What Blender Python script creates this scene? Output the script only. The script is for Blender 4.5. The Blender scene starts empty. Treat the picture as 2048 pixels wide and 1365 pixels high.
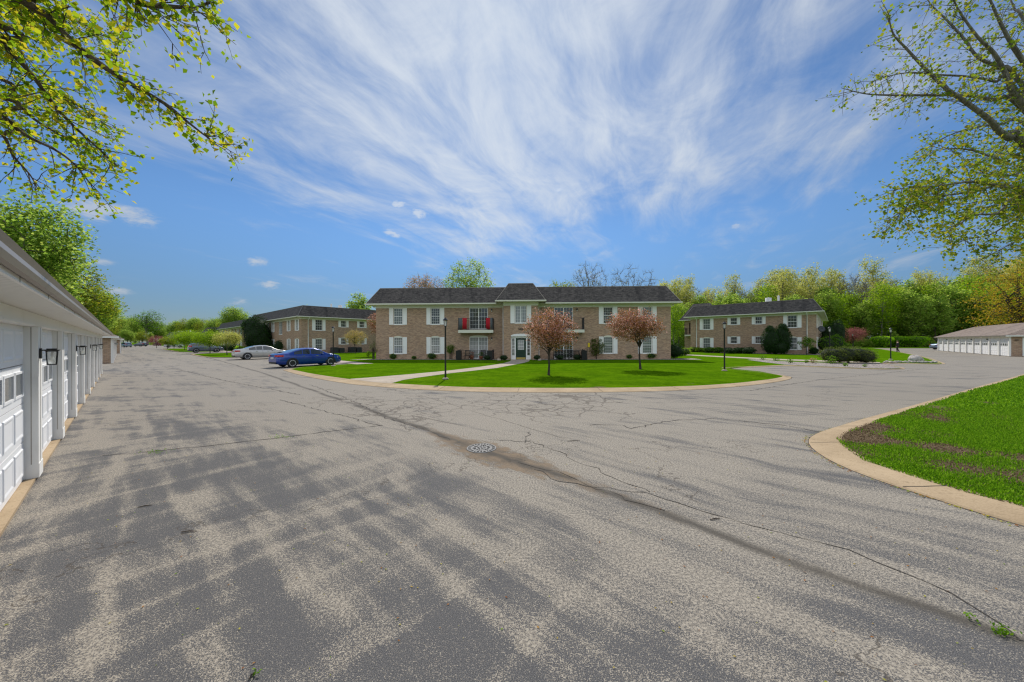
import bpy, math, random
import numpy as np
from mathutils import Vector, Matrix, Euler
R = math.radians
SC = bpy.context.scene
COL = SC.collection
rng = np.random.default_rng(11)
random.seed(11)
# ------------------------------------------------------------------ camera
H = 1.85            # eye height
F = 682.7           # focal length in pixels of the 2048 px wide photograph
ROLL = 0.0025
cam = bpy.data.cameras.new('camera')
cam.lens = 12.0; cam.sensor_width = 36.0; cam.clip_start = 0.05; cam.clip_end = 3000
co = bpy.data.objects.new('camera', cam); COL.objects.link(co)
_r = Vector((math.cos(ROLL), 0, -math.sin(ROLL))); _u = Vector((math.sin(ROLL), 0, math.cos(ROLL)))
co.matrix_world = Matrix(((_r.x, _u.x, 0, 0), (_r.y, _u.y, -1, 0), (_r.z, _u.z, 0, H), (0, 0, 0, 1)))
SC.camera = co
# ------------------------------------------------------------------ exposure
SC.view_settings.view_transform = 'Standard'; SC.view_settings.look = 'None'
SC.view_settings.exposure = 0.55; SC.view_settings.gamma = 1.0
SC.render.resolution_x = 1024; SC.render.resolution_y = 682
SC.cycles.max_bounces = 6; SC.cycles.diffuse_bounces = 3; SC.cycles.glossy_bounces = 3
SC.cycles.transmission_bounces = 5; SC.cycles.transparent_max_bounces = 8
SC.cycles.use_denoising = True; SC.cycles.denoising_prefilter = 'NONE'; SC.cycles.use_adaptive_sampling = False; SC.cycles.filter_width = 1.25; SC.cycles.sample_clamp_indirect = 3.0; SC.cycles.light_sampling_threshold = 0.0
# ------------------------------------------------------------------ node helper
class NV:
    """a node socket with arithmetic"""
    def __init__(s, nt, so): s.nt = nt; s.s = so
    def _m(s, op, *a, clamp=False):
        n = s.nt.nodes.new('ShaderNodeMath'); n.operation = op; n.use_clamp = clamp
        for i, x in enumerate((s,) + a):
            if isinstance(x, NV): s.nt.links.new(x.s, n.inputs[i])
            else: n.inputs[i].default_value = x
        return NV(s.nt, n.outputs[0])
    def __add__(s, o): return s._m('ADD', o)
    __radd__ = __add__
    def __sub__(s, o): return s._m('SUBTRACT', o)
    def __rsub__(s, o): return (s * -1.0) + o
    def __mul__(s, o): return s._m('MULTIPLY', o)
    __rmul__ = __mul__
    def __truediv__(s, o): return s._m('DIVIDE', o)
    def abs(s): return s._m('ABSOLUTE')
    def max(s, o): return s._m('MAXIMUM', o)
    def min(s, o): return s._m('MINIMUM', o)
    def sin(s): return s._m('SINE')
    def pow(s, o): return s._m('POWER', o)
    def gt(s, o): return s._m('GREATER_THAN', o)
    def exp(s): return s._m('EXPONENT')
    def clamp(s): return s._m('ADD', 0.0, clamp=True)
    def ss(s, a, b, lo=0.0, hi=1.0):
        n = s.nt.nodes.new('ShaderNodeMapRange'); n.interpolation_type = 'SMOOTHSTEP'
        s.nt.links.new(s.s, n.inputs[0])
        if a > b: a, b, lo, hi = b, a, hi, lo
        for i, v in zip((1, 2, 3, 4), (a, b, lo, hi)): n.inputs[i].default_value = v
        return NV(s.nt, n.outputs[0])
def xyz(nt, so):
    n = nt.nodes.new('ShaderNodeSeparateXYZ'); nt.links.new(so, n.inputs[0])
    return [NV(nt, n.outputs[i]) for i in range(3)]
def comb(nt, x, y, z=0.0):
    n = nt.nodes.new('ShaderNodeCombineXYZ')
    for i, v in enumerate((x, y, z)):
        if isinstance(v, NV): nt.links.new(v.s, n.inputs[i])
        else: n.inputs[i].default_value = v
    return n.outputs[0]
def noise(nt, vec, scale, detail=3.0, rough=0.5, dist=0.0):
    n = nt.nodes.new('ShaderNodeTexNoise'); n.inputs['Scale'].default_value = scale
    n.inputs['Detail'].default_value = detail; n.inputs['Roughness'].default_value = rough
    n.inputs['Distortion'].default_value = dist
    if vec is not None: nt.links.new(vec, n.inputs['Vector'])
    return NV(nt, n.outputs[0])
def voro(nt, vec, scale, feature='F1', out='Distance'):
    n = nt.nodes.new('ShaderNodeTexVoronoi'); n.feature = feature; n.inputs['Scale'].default_value = scale
    nt.links.new(vec, n.inputs['Vector'])
    return NV(nt, n.outputs[out])
def mix(nt, f, a, b):
    n = nt.nodes.new('ShaderNodeMix'); n.data_type = 'RGBA'
    for i, v in ((0, f), (6, a), (7, b)):
        if isinstance(v, NV): nt.links.new(v.s, n.inputs[i])
        elif hasattr(v, 'links'): nt.links.new(v, n.inputs[i])
        elif i == 0: n.inputs[0].default_value = v
        else: n.inputs[i].default_value = (*v, 1.0)
    return n.outputs[2]
def geo(nt, out='Position'):
    n = nt.nodes.new('ShaderNodeNewGeometry'); return n.outputs[out]
def texco(nt, out='Object'):
    n = nt.nodes.new('ShaderNodeTexCoord'); return n.outputs[out]
def newmat(name):
    m = bpy.data.materials.new(name); m.use_nodes = True; nt = m.node_tree
    return m, nt, nt.nodes['Principled BSDF']
def setp(nt, p, col=None, rough=None, metal=None, bump=None, bstr=0.3, bdist=0.01, spec=None):
    for k, v in (('Base Color', col), ('Roughness', rough), ('Metallic', metal), ('Specular IOR Level', spec)):
        if v is None: continue
        if isinstance(v, NV): nt.links.new(v.s, p.inputs[k])
        elif hasattr(v, 'links'): nt.links.new(v, p.inputs[k])
        elif k == 'Base Color': p.inputs[k].default_value = (*v, 1.0)
        else: p.inputs[k].default_value = v
    if bump is not None:
        b = nt.nodes.new('ShaderNodeBump'); b.inputs['Strength'].default_value = bstr; b.inputs['Distance'].default_value = bdist
        nt.links.new(bump.s, b.inputs['Height']); nt.links.new(b.outputs[0], p.inputs['Normal'])
# ------------------------------------------------------------------ sky and sun
SUN_EL, SUN_AZ = 47.0, -2.5          # azimuth measured from +Y towards +X
w = bpy.data.worlds.new("World"); SC.world = w; w.use_nodes = True
w.cycles.sampling_method = 'MANUAL'; w.cycles.sample_map_resolution = 2048
nt = w.node_tree; bg = nt.nodes['Background']; wo = nt.nodes['World Output']
sky = nt.nodes.new('ShaderNodeTexSky'); sky.sky_type = 'NISHITA'; sky.sun_disc = False
sky.sun_elevation = R(SUN_EL); sky.sun_rotation = R(SUN_AZ)
sky.altitude = 0; sky.air_density = 1.0; sky.dust_density = 0.15; sky.ozone_density = 3.0
SKY_S = 0.10
hs = nt.nodes.new('ShaderNodeHueSaturation'); hs.inputs['Saturation'].default_value = 1.22
nt.links.new(sky.outputs[0], hs.inputs['Color'])
hs.inputs['Saturation'].default_value = 1.0
X, Y, Z = xyz(nt, texco(nt, 'Generated'))
Zc = Z.max(0.0) + 0.07
px = X / Zc; py = Y / Zc
wx = noise(nt, comb(nt, px, py), 0.55, 3, 0.5) - 0.5
wy = noise(nt, comb(nt, px + 7.3, py - 3.1), 0.55, 3, 0.5) - 0.5
ang = R(66)
ca, sa = math.cos(ang), math.sin(ang)
qx = (px + wx * 0.6) * ca + (py + wy * 0.6) * sa
qy = (py + wy * 0.6) * ca - (px + wx * 0.6) * sa
fib = noise(nt, comb(nt, qx * 0.5, qy * 2.2), 1.5, 9, 0.60, 0.5)
fib2 = noise(nt, comb(nt, qx * 1.1 + 4.0, qy * 1.7), 1.7, 10, 0.64, 0.7)
big = noise(nt, comb(nt, px * 0.6 + 1.7, py * 0.6 + 0.9), 0.9, 3, 0.5)
blob = (((px + 0.05) * (px + 0.05)) * -0.95).exp() * (((py - 1.1) * (py - 1.1)) * -0.22).exp()
dr = X * 0.62 + Y * 0.70 + Z * 0.35
blob2 = dr.ss(0.90, 0.99) 
dens = (fib * 0.55 + fib2 * 0.5 + big * 0.5 + blob * 0.30 + blob2 * 0.05 + (((px + 1.1) * (px + 1.1) + (py - 1.3) * (py - 1.3)) * -1.3).exp() * 0.16) 
cir = dens.ss(0.80, 1.22)
lefty = X.ss(-0.92, -0.45, 0.35, 1.0)
cir = cir * lefty
behind = Y.ss(0.05, -0.35) * Z.ss(0.02, 0.2) * (fib2 * 0.5 + 0.62)   # unseen bright cloud added behind the camera to lift fill on shaded fronts
hz = Z.ss(0.0, 0.16, 0.0, 1.0)
cir = cir * (hz * 0.75 + 0.25) * 0.92
# small cumulus puffs, each a soft spot broken up by noise
pn = noise(nt, comb(nt, X * 3.0, Y * 3.0, Z * 8.0), 5.5, 8, 0.66, 0.3)
puff = None
def pdir(x, y):
    v = Vector(((x - 1024) / F, 1.0, (682.5 - y) / F)); v.normalize(); return v
for (x, y, wd, k) in ((175, 418, 62, 1.0), (265, 430, 55, .85), (796, 410, 30, .9), (838, 426, 34, .8), (785, 466, 28, .8), (512, 522, 26, .95),
                      (540, 569, 30, .8), (1120, 380, 16, .9), (1475, 453, 18, .7), (240, 582, 36, .5), (480, 604, 40, .5), (205, 525, 30, .55)):
    v = pdir(x, y); sig = wd / F * 0.72 * (v.y)
    dx = X - v.x; dy = Y - v.y; dz = (Z - v.z) * 2.2
    g = ((dx * dx + dy * dy + dz * dz) * (-1.0 / (sig * sig))).exp() * k
    puff = g if puff is None else puff.max(g)
puff = (puff * 0.55 + pn * 1.5).ss(0.86, 1.25) * puff.ss(0.05, 0.5)
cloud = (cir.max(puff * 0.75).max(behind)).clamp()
sdir = Vector((math.sin(R(SUN_AZ)) * math.cos(R(SUN_EL)), math.cos(R(SUN_AZ)) * math.cos(R(SUN_EL)), math.sin(R(SUN_EL))))
glow = (X * sdir.x + Y * sdir.y + Z * sdir.z).ss(0.55, 1.0)
bg.inputs[1].default_value = SKY_S
# a cooler, deeper blue than the raw sky, with a pale blue band at the horizon
tint = mix(nt, Z.ss(0.0, 0.32), (0.235, 0.285, 0.365), (0.46, 0.61, 0.735))
tm = nt.nodes.new('ShaderNodeMix'); tm.data_type = 'RGBA'; tm.blend_type = 'MULTIPLY'; tm.inputs[0].default_value = 1.0
nt.links.new(hs.outputs[0], tm.inputs[6]); nt.links.new(tint, tm.inputs[7])
nt.links.new(tm.outputs[2], bg.inputs[0])
bg2 = nt.nodes.new('ShaderNodeBackground'); bg2.inputs[0].default_value = (0.82, 0.89, 0.98, 1)
cs = glow * 0.15 + 0.40 + cir * 0.05 + puff * 0.03 + Y.ss(0.1, -0.4) * 0.34  # last term brightens the added cloud behind the camera for more fill
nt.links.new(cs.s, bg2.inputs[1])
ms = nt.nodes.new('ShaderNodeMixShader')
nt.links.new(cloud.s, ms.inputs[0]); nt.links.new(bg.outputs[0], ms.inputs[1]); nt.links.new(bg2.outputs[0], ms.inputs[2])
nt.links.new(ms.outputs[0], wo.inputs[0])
sl = bpy.data.lights.new('sun', 'SUN'); sl.energy = 2.55; sl.angle = R(0.6); sl.color = (1.0, 0.95, 0.87)
so = bpy.data.objects.new('sun', sl); COL.objects.link(so)
so.rotation_euler = (-sdir).to_track_quat('-Z', 'Y').to_euler()
# ------------------------------------------------------------------ coordinates of the site
AX = Vector((-0.7525, 0.6587, 0)); BX = Vector((0.6587, 0.7525, 0))   # along the garages / across the street
def site(s, t, z=0.0): v = AX * s + BX * t; return Vector((v.x, v.y, z))
def ray(x, y):
    u, v = (x - 1024) / F, (682.5 - y) / F
    return _r * u + _u * v + Vector((0, 1, 0))
def G(x, y, z=0.0):
    d = ray(x, y); k = (z - H) / d.z; return Vector((d.x * k, d.y * k, z))
def P(x, y, D):
    d = ray(x, y); return Vector((d.x * D, D, H + d.z * D))
ROT_STREET = math.atan2(AX.y, AX.x)
# ------------------------------------------------------------------ object helpers
def tag(o, label=None, cat=None, group=None, kind=None):
    if label: o['label'] = label
    if cat: o['category'] = cat
    if group: o['group'] = group
    if kind: o['kind'] = kind
    return o
def empty(name, loc=(0, 0, 0), rz=0.0, sc=1.0, **k):
    o = bpy.data.objects.new(name, None); COL.objects.link(o)
    o.location = loc; o.rotation_euler = (0, 0, rz); o.scale = (sc, sc, sc)
    o.empty_display_size = 0.2
    return tag(o, **k)
def copy_tree(o, parent=None):
    c = o.copy(); COL.objects.link(c)
    if parent: c.parent = parent
    for ch in list(o.children): copy_tree(ch, c)
    return c
class MB:
    def __init__(s): s.v = []; s.f = []; s.m = []; s.sm = []
    def add(s, vs, fs, mi=0, smooth=False):
        b = len(s.v); s.v.extend([tuple(x) for x in vs])
        for f in fs: s.f.append(tuple(i + b for i in f)); s.m.append(mi); s.sm.append(smooth)
        return s
    def box(s, x0, y0, z0, x1, y1, z1, mi=0):
        x0, x1 = min(x0, x1), max(x0, x1); y0, y1 = min(y0, y1), max(y0, y1); z0, z1 = min(z0, z1), max(z0, z1)
        return s.add([(x0,y0,z0),(x1,y0,z0),(x1,y1,z0),(x0,y1,z0),(x0,y0,z1),(x1,y0,z1),(x1,y1,z1),(x0,y1,z1)],
                     [(0,3,2,1),(4,5,6,7),(0,1,5,4),(1,2,6,5),(2,3,7,6),(3,0,4,7)], mi)
    def quad(s, a, b, c, d, mi=0): return s.add([a, b, c, d], [(0, 1, 2, 3)], mi)
    def poly(s, pts, mi=0): return s.add(pts, [tuple(range(len(pts)))], mi)
    def prism(s, pts, z0, z1, mi=0):
        n = len(pts); s.add([(p[0], p[1], z0) for p in pts] + [(p[0], p[1], z1) for p in pts],
            [tuple(range(n - 1, -1, -1)), tuple(range(n, 2 * n))] + [(i, (i + 1) % n, n + (i + 1) % n, n + i) for i in range(n)], mi); return s
    def extr(s, pts, axis, a, b, mi=0):
        """pts 2-D outline in the plane normal to axis, swept from a to b"""
        def m(p, k): return (k, p[0], p[1]) if axis == 'x' else (p[0], k, p[1]) if axis == 'y' else (p[0], p[1], k)
        n = len(pts); s.add([m(p, a) for p in pts] + [m(p, b) for p in pts],
            [tuple(range(n - 1, -1, -1)), tuple(range(n, 2 * n))] + [(i, (i + 1) % n, n + (i + 1) % n, n + i) for i in range(n)], mi); return s
    def tube(s, pts, rad, n=8, mi=0, caps=True, smooth=True):
        pts = [Vector(p) for p in pts]; rad = rad if hasattr(rad, '__len__') else [rad] * len(pts)
        vs = []; up = None
        for i, p in enumerate(pts):
            d = (pts[min(i + 1, len(pts) - 1)] - pts[max(i - 1, 0)])
            if d.length < 1e-9: d = Vector((0, 0, 1))
            d.normalize()
            a = d.cross(Vector((0, 0, 1)) if abs(d.z) < 0.9 else Vector((1, 0, 0))) if up is None else (up - d * up.dot(d))
            a.normalize(); up = a; b = d.cross(a)
            for k in range(n):
                t = 2 * math.pi * k / n; vs.append(p + (a * math.cos(t) + b * math.sin(t)) * rad[i])
        fs = [(i * n + k, i * n + (k + 1) % n, (i + 1) * n + (k + 1) % n, (i + 1) * n + k) for i in range(len(pts) - 1) for k in range(n)]
        s.add(vs, fs, mi, smooth)
        if caps: s.add(vs[:n], [tuple(range(n - 1, -1, -1))], mi); s.add(vs[-n:], [tuple(range(n))], mi)
        return s
    def lathe(s, prof, c=(0, 0, 0), n=24, mi=0, axis='z', smooth=True):
        vs = []
        for r_, h in prof:
            for k in range(n):
                t = 2 * math.pi * k / n; a, b = r_ * math.cos(t), r_ * math.sin(t)
                q = (a, b, h) if axis == 'z' else (a, h, b)
                vs.append((q[0] + c[0], q[1] + c[1], q[2] + c[2]))
        fs = [(i * n + k, i * n + (k + 1) % n, (i + 1) * n + (k + 1) % n, (i + 1) * n + k) for i in range(len(prof) - 1) for k in range(n)]
        return s.add(vs, fs, mi, smooth)
    def blob(s, c, r, mi=0, n=10, amp=0.12, seed=0):
        rs = random.Random(seed); vs = []; ph = [rs.uniform(0, 6) for _ in range(6)]
        for i in range(n + 1):
            th = math.pi * i / n
            for k in range(2 * n):
                f = math.pi * k / n
                q = 1 + amp * (math.sin(3 * f + ph[0]) * math.sin(2 * th + ph[1]) + math.sin(5 * th + ph[2]) * math.cos(4 * f + ph[3]) * .6)
                vs.append((c[0] + r[0] * q * math.sin(th) * math.cos(f), c[1] + r[1] * q * math.sin(th) * math.sin(f), c[2] + r[2] * q * math.cos(th)))
        N = 2 * n
        return s.add(vs, [(i * N + k, (i + 1) * N + k, (i + 1) * N + (k + 1) % N, i * N + (k + 1) % N) for i in range(n) for k in range(N)], mi, True)
    def xf(s, M):
        s.v = [tuple(M @ Vector(v)) for v in s.v]; return s
    def build(s, name, mats, parent=None, bevel=0.0, fix=False):
        me = bpy.data.meshes.new(name); me.from_pydata(s.v, [], s.f)
        for m in (mats if isinstance(mats, (list, tuple)) else [mats]): me.materials.append(m)
        me.polygons.foreach_set('material_index', s.m); me.polygons.foreach_set('use_smooth', s.sm)
        me.update()
        if fix:
            import bmesh
            bm = bmesh.new(); bm.from_mesh(me); bmesh.ops.remove_doubles(bm, verts=bm.verts, dist=1e-5)
            bmesh.ops.recalc_face_normals(bm, faces=bm.faces); bm.to_mesh(me); bm.free()
        o = bpy.data.objects.new(name, me); COL.objects.link(o)
        if parent: o.parent = parent
        if bevel:
            b = o.modifiers.new('bevel', 'BEVEL'); b.width = bevel; b.segments = 2; b.limit_method = 'ANGLE'
        return o
def np_mesh(name, verts, faces, mats, parent=None, midx=None, smooth=False):
    """verts (n,3), faces (m,k) with constant k"""
    me = bpy.data.meshes.new(name); n, k = faces.shape
    me.vertices.add(len(verts)); me.vertices.foreach_set('co', verts.astype(np.float32).ravel())
    me.loops.add(n * k); me.loops.foreach_set('vertex_index', faces.astype(np.int32).ravel())
    me.polygons.add(n); me.polygons.foreach_set('loop_start', np.arange(0, n * k, k, dtype=np.int32))
    me.polygons.foreach_set('loop_total', np.full(n, k, dtype=np.int32))
    for m in mats: me.materials.append(m)
    if midx is not None: me.polygons.foreach_set('material_index', midx.astype(np.int32))
    if smooth: me.polygons.foreach_set('use_smooth', np.ones(n, dtype=bool))
    me.update(calc_edges=True)
    if name is None: return me
    o = bpy.data.objects.new(name, me); COL.objects.link(o)
    if parent: o.parent = parent
    return o
# ================================================================== materials
def sitenodes(nt):
    x, y, z = xyz(nt, geo(nt)); s = x * AX.x + y * AX.y; t = x * BX.x + y * BX.y
    return x, y, s, t
def m_asphalt():
    m, nt, p = newmat('asphalt')
    x, y, s, t = sitenodes(nt)
    # worn sealcoat: streaks along the street, cross streaks in front of the garage doors
    w1 = (noise(nt, comb(nt, s, t), 0.30, 3) - 0.5) * 1.1
    a1 = noise(nt, comb(nt, s * 0.42, (t + w1) * 2.6), 1.0, 5, 0.60)
    a4 = noise(nt, comb(nt, s * 0.16, (t + w1 * 0.6) * 1.15 + 9.0), 1.0, 4, 0.55)
    a2 = noise(nt, comb(nt, s * 2.1 + w1, t * 0.42), 1.0, 4, 0.55)
    a3 = noise(nt, comb(nt, s * 0.22, t * 0.22), 1.0, 3, 0.5)
    nearg = t.ss(4.2, 0.8)
    a5 = noise(nt, comb(nt, s * 0.9, (t + w1 * 0.5) * 5.5), 1.0, 4, 0.6)
    mid = ((s - 9.0) * (s - 9.0) * -0.012).exp() * ((t - 6.0) * (t - 6.0) * -0.06).exp() * 0.10
    rr = (s * s + t * t).pow(0.5)
    fars = ((noise(nt, comb(nt, s * 0.14, t * 0.9), 1.0, 6, 0.66) - 0.5) + (noise(nt, comb(nt, x * 0.25, y * 1.6), 1.0, 5, 0.66) - 0.5)) * rr.ss(5.0, 14.0) * 0.75
    rid = (1.0 - (noise(nt, comb(nt, s * 0.95, t * 0.16 + w1 * 0.3), 1.0, 3, 0.5) - 0.5).abs() * 20.0).max(0.0) * 0.08
    rid = (rid + (1.0 - (noise(nt, comb(nt, s * 0.14, t * 1.5), 1.0, 3, 0.5) - 0.5).abs() * 16.0).max(0.0) * 0.07) * t.ss(4.2, 0.8)
    zone = t.ss(0.3, 3.6) * 0.055 - nearg * 0.050 + rid + rr.ss(6.0, 16.0) * 0.11 + mid
    st = a1 * 0.46 + a5 * 0.22 + a4 * 0.22 + a2 * 0.28 * nearg + (1.0 - nearg) * 0.13 + a3 * 0.06
    wear = (st + zone + fars).ss(0.53, 0.77)
    # aggregate chips
    ch = noise(nt, comb(nt, x, y), 125.0, 1.5, 0.55)
    ch2 = noise(nt, comb(nt, x + 11.0, y), 48.0, 2.0, 0.6)
    chips = (ch * 0.80 + ch2 * 0.20 + (wear - 0.5) * 0.20)
    cm = chips.ss(0.505, 0.56)
    fa = (x * x + y * y).pow(0.5).ss(6.0, 18.0)
    cm = cm * (1.0 - fa) + (wear * 0.60 + 0.12) * fa
    fine = noise(nt, comb(nt, x, y), 230.0, 1.0, 0.5)
    vd = voro(nt, comb(nt, x, y), 75.0); vc = voro(nt, comb(nt, x, y), 75.0, out='Color')
    spk = vd.ss(0.42, 0.30) * vc.ss(0.60 , 0.72) * (1.0 - fa)
    cm = cm.max(spk * (0.35 + wear * 0.65))
    dark = mix(nt, fine.ss(0.3, 0.7), (0.035, 0.035, 0.038), (0.165, 0.160, 0.158))
    lite = mix(nt, ch2.ss(0.35, 0.65), (0.23, 0.202, 0.166), (0.40, 0.352, 0.285))
    col = mix(nt, cm, dark, lite)
    # dirty valley line that runs to the storm drain
    wob = (noise(nt, comb(nt, s, t), 0.45, 4) - 0.5) * 0.42 + (noise(nt, comb(nt, s, t), 3.0, 3) - 0.5) * 0.10
    tv = s * 0.083 + 3.70 + s * s * -0.00055
    dv = (t - tv + wob).abs()
    sd = s - 4.2
    bulge = (sd * sd * -0.28).exp() * 0.36 + (((s - 3.0) * (s - 3.0)) * -0.5).exp() * 0.12
    dn = noise(nt, comb(nt, s * 1.2, t * 2.6), 2.6, 6, 0.7)
    dirt = ((bulge + 0.03 - dv) * 3.0 + (dn - 0.5) * 3.2).ss(0.0, 0.75) * s.ss(-2.0, 1.5) * s.ss(34.0, 22.0)
    dirt = dirt * (0.25 + 0.65 * (sd * sd * -0.10).exp())
    col = mix(nt, dirt, col, mix(nt, dn.ss(0.4, 0.6), (0.11, 0.085, 0.06), (0.21, 0.15, 0.095)))
    gut = (dv * dv * -160.0).exp() * noise(nt, comb(nt, s, t), 1.4, 3).ss(0.22, 0.5) * 0.9
    col = mix(nt, gut * 0.95, col, (0.075, 0.066, 0.055))
    # alligator cracking
    cw = (noise(nt, comb(nt, x, y), 2.2, 4) - 0.5) * 0.55
    e1 = voro(nt, comb(nt, x + cw, y + cw), 1.9, 'DISTANCE_TO_EDGE')
    e2 = voro(nt, comb(nt, x * 0.42 - cw, y * 0.62 + cw), 1.1, 'DISTANCE_TO_EDGE')
    e3 = voro(nt, comb(nt, x * 0.11 + cw * 0.4, y * 0.12 - cw * 0.5), 1.0, 'DISTANCE_TO_EDGE')
    reg = (noise(nt, comb(nt, x + 3, y), 0.35, 3) * 0.6 + (((y - 10.2) * (y - 10.2)) * -0.12).exp() * (((x - 0.6) * (x - 0.6)) * -0.022).exp() * 0.50
           + (dv * dv * -1.1).exp() * 0.17)
    k1 = e1.ss(0.050, 0.010) * reg.ss(0.62, 0.72)
    k2 = e2.ss(0.016, 0.003) * reg.ss(0.50, 0.62)
    k3 = e3.ss(0.0028, 0.0008) * noise(nt, comb(nt, x, y), 0.5, 2).ss(0.42, 0.5)
    ck = k1.max(k2).max(k3) * dn.ss(0.22, 0.42)
    col = mix(nt, ck * 0.62, col, mix(nt, dn, (0.050, 0.045, 0.040), (0.095, 0.072, 0.052)))
    setp(nt, p, col, 0.9, bump=(cm * 0.6 + ch * 0.6 - ck * 2.0), bstr=0.45, bdist=0.006, spec=0.25)
    return m
def m_concrete(name='concrete', c0=(0.33, 0.24, 0.145), c1=(0.49, 0.37, 0.235), spk=60.0):
    m, nt, p = newmat(name)
    x, y, s, t = sitenodes(nt)
    a = noise(nt, comb(nt, x, y), 1.1, 5, 0.6); b = noise(nt, comb(nt, x, y), spk, 2, 0.6)
    st = noise(nt, comb(nt, x, y), 6.0, 5, 0.75)
    col = mix(nt, (a * 0.6 + b * 0.4).ss(0.32, 0.68), c0, c1)
    col = mix(nt, noise(nt, comb(nt, x, y), 22.0, 2, 0.6).ss(0.55, 0.68) * 0.35, col, (c0[0] * .7, c0[1] * .66, c0[2] * .6))
    col = mix(nt, st.ss(0.55, 0.72) * 0.5, col, (c0[0] * .45, c0[1] * .42, c0[2] * .40))
    setp(nt, p, col, 0.9, bump=b, bstr=0.3, bdist=0.004, spec=0.2)
    return m
def bare_np(x, y):
    e = np.sin(x * 1.31 + y * 0.63 + 1.3) + np.sin(x * -0.72 + y * 1.73 + 0.4) + 0.8 * np.sin(x * 2.9 + y * 2.1 + 2.0 * np.sin(y * 1.1)) + 0.6 * np.sin(x * 4.3 - y * 5.2)
    r = np.sqrt((x - 6.2) ** 2 + (y - 3.4) ** 2)
    return e * 0.36 + 0.74 - r * 0.115 - np.maximum(r - 10.0, 0) * 0.3
def m_lawn():
    m, nt, p = newmat('lawn_grass')
    x, y, s, t = sitenodes(nt)
    e = ((x * 1.31 + y * 0.63 + 1.3).sin() + (x * -0.72 + y * 1.73 + 0.4).sin() + (x * 2.9 + y * 2.1 + (y * 1.1).sin() * 2.0).sin() * 0.8 + (x * 4.3 - y * 5.2).sin() * 0.6)
    r = ((x - 6.2) * (x - 6.2) + (y - 3.4) * (y - 3.4)).pow(0.5)
    bare = e * 0.36 + 0.74 - r * 0.115 - (r - 10.0).max(0.0) * 0.3
    fn = noise(nt, comb(nt, x, y), 9.0, 5, 0.7)
    fine = noise(nt, comb(nt, x, y), 70.0, 3, 0.7)
    mid = noise(nt, comb(nt, x, y), 0.8, 5, 0.65)
    mid2 = noise(nt, comb(nt, x, y * 1.6), 4.5, 4, 0.7)
    g = mix(nt, (mid * 0.5 + mid2 * 0.5).ss(0.36, 0.66), (0.055, 0.128, 0.002), (0.138, 0.262, 0.004))
    g = mix(nt, fine.ss(0.35, 0.7) * 0.6, g, (0.030, 0.105, 0.004))
    g = mix(nt, noise(nt, comb(nt, x * 0.25, y * 0.7), 0.6, 5, 0.7).ss(0.50, 0.72) * 0.35, g, (0.15, 0.24, 0.008))
    g = mix(nt, noise(nt, comb(nt, x, y), 3.0, 6, 0.75).ss(0.60, 0.76) * 0.5, g, (0.20, 0.33, 0.03))
    th = mix(nt, fine, (0.055, 0.038, 0.024), (0.27, 0.20, 0.13))
    k = (bare + (fn - 0.5) * 1.6).ss(0.18, 0.75)
    col = mix(nt, k, g, th)
    setp(nt, p, col, 0.85, bump=(fine + mid2 * 0.8), bstr=0.8, bdist=0.03, spec=0.0)
    return m
def m_gravel():
    m, nt, p = newmat('pale_river_gravel')
    x, y, s, t = sitenodes(nt)
    v = voro(nt, comb(nt, x, y), 11.0); c = voro(nt, comb(nt, x, y), 11.0, out='Color')
    col = mix(nt, c, (0.22, 0.18, 0.16), (0.58, 0.50, 0.44))
    col = mix(nt, v.ss(0.35, 0.75) * 0.8, col, (0.06, 0.05, 0.045))
    setp(nt, p, col, 0.85, bump=v * -1.0, bstr=0.8, bdist=0.05)
    return m
def wallco(nt):
    x, y, z = xyz(nt, texco(nt)); nx, ny, nz = xyz(nt, texco(nt, 'Normal'))
    f = nx.abs().gt(0.6)
    return x * (1.0 - f) + y * f, z, x, y
def m_brick():
    m, nt, p = newmat('tan_brown_brick')
    u, z, x, y = wallco(nt)
    b = nt.nodes.new('ShaderNodeTexBrick'); nt.links.new(comb(nt, u, z), b.inputs['Vector'])
    b.inputs['Scale'].default_value = 1.0; b.inputs['Brick Width'].default_value = 0.215; b.inputs['Row Height'].default_value = 0.075
    b.inputs['Mortar Size'].default_value = 0.007; b.inputs['Bias'].default_value = -0.1
    b.inputs['Color1'].default_value = (0.26, 0.145, 0.08, 1); b.inputs['Color2'].default_value = (0.56, 0.35, 0.205, 1)
    b.inputs['Mortar'].default_value = (0.44, 0.38, 0.32, 1)
    n1 = noise(nt, comb(nt, u * 1.1, z * 10.0), 1.0, 5, 0.7); n2 = noise(nt, comb(nt, u, z), 0.6, 3)
    row = noise(nt, comb(nt, u * 3.2, z * 13.3), 1.0, 2, 0.9)
    col = mix(nt, n1.ss(0.40, 0.66) * 0.42, b.outputs[0], (0.56, 0.41, 0.285))
    col = mix(nt, row.ss(0.52, 0.70) * 0.7, col, (0.20, 0.13, 0.085))
    col = mix(nt, n2.ss(0.35, 0.7) * 0.22, col, (0.34, 0.26, 0.20))
    setp(nt, p, col, 0.88, bump=NV(nt, b.outputs['Fac']) * -1.0, bstr=0.4, bdist=0.01)
    return m
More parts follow.
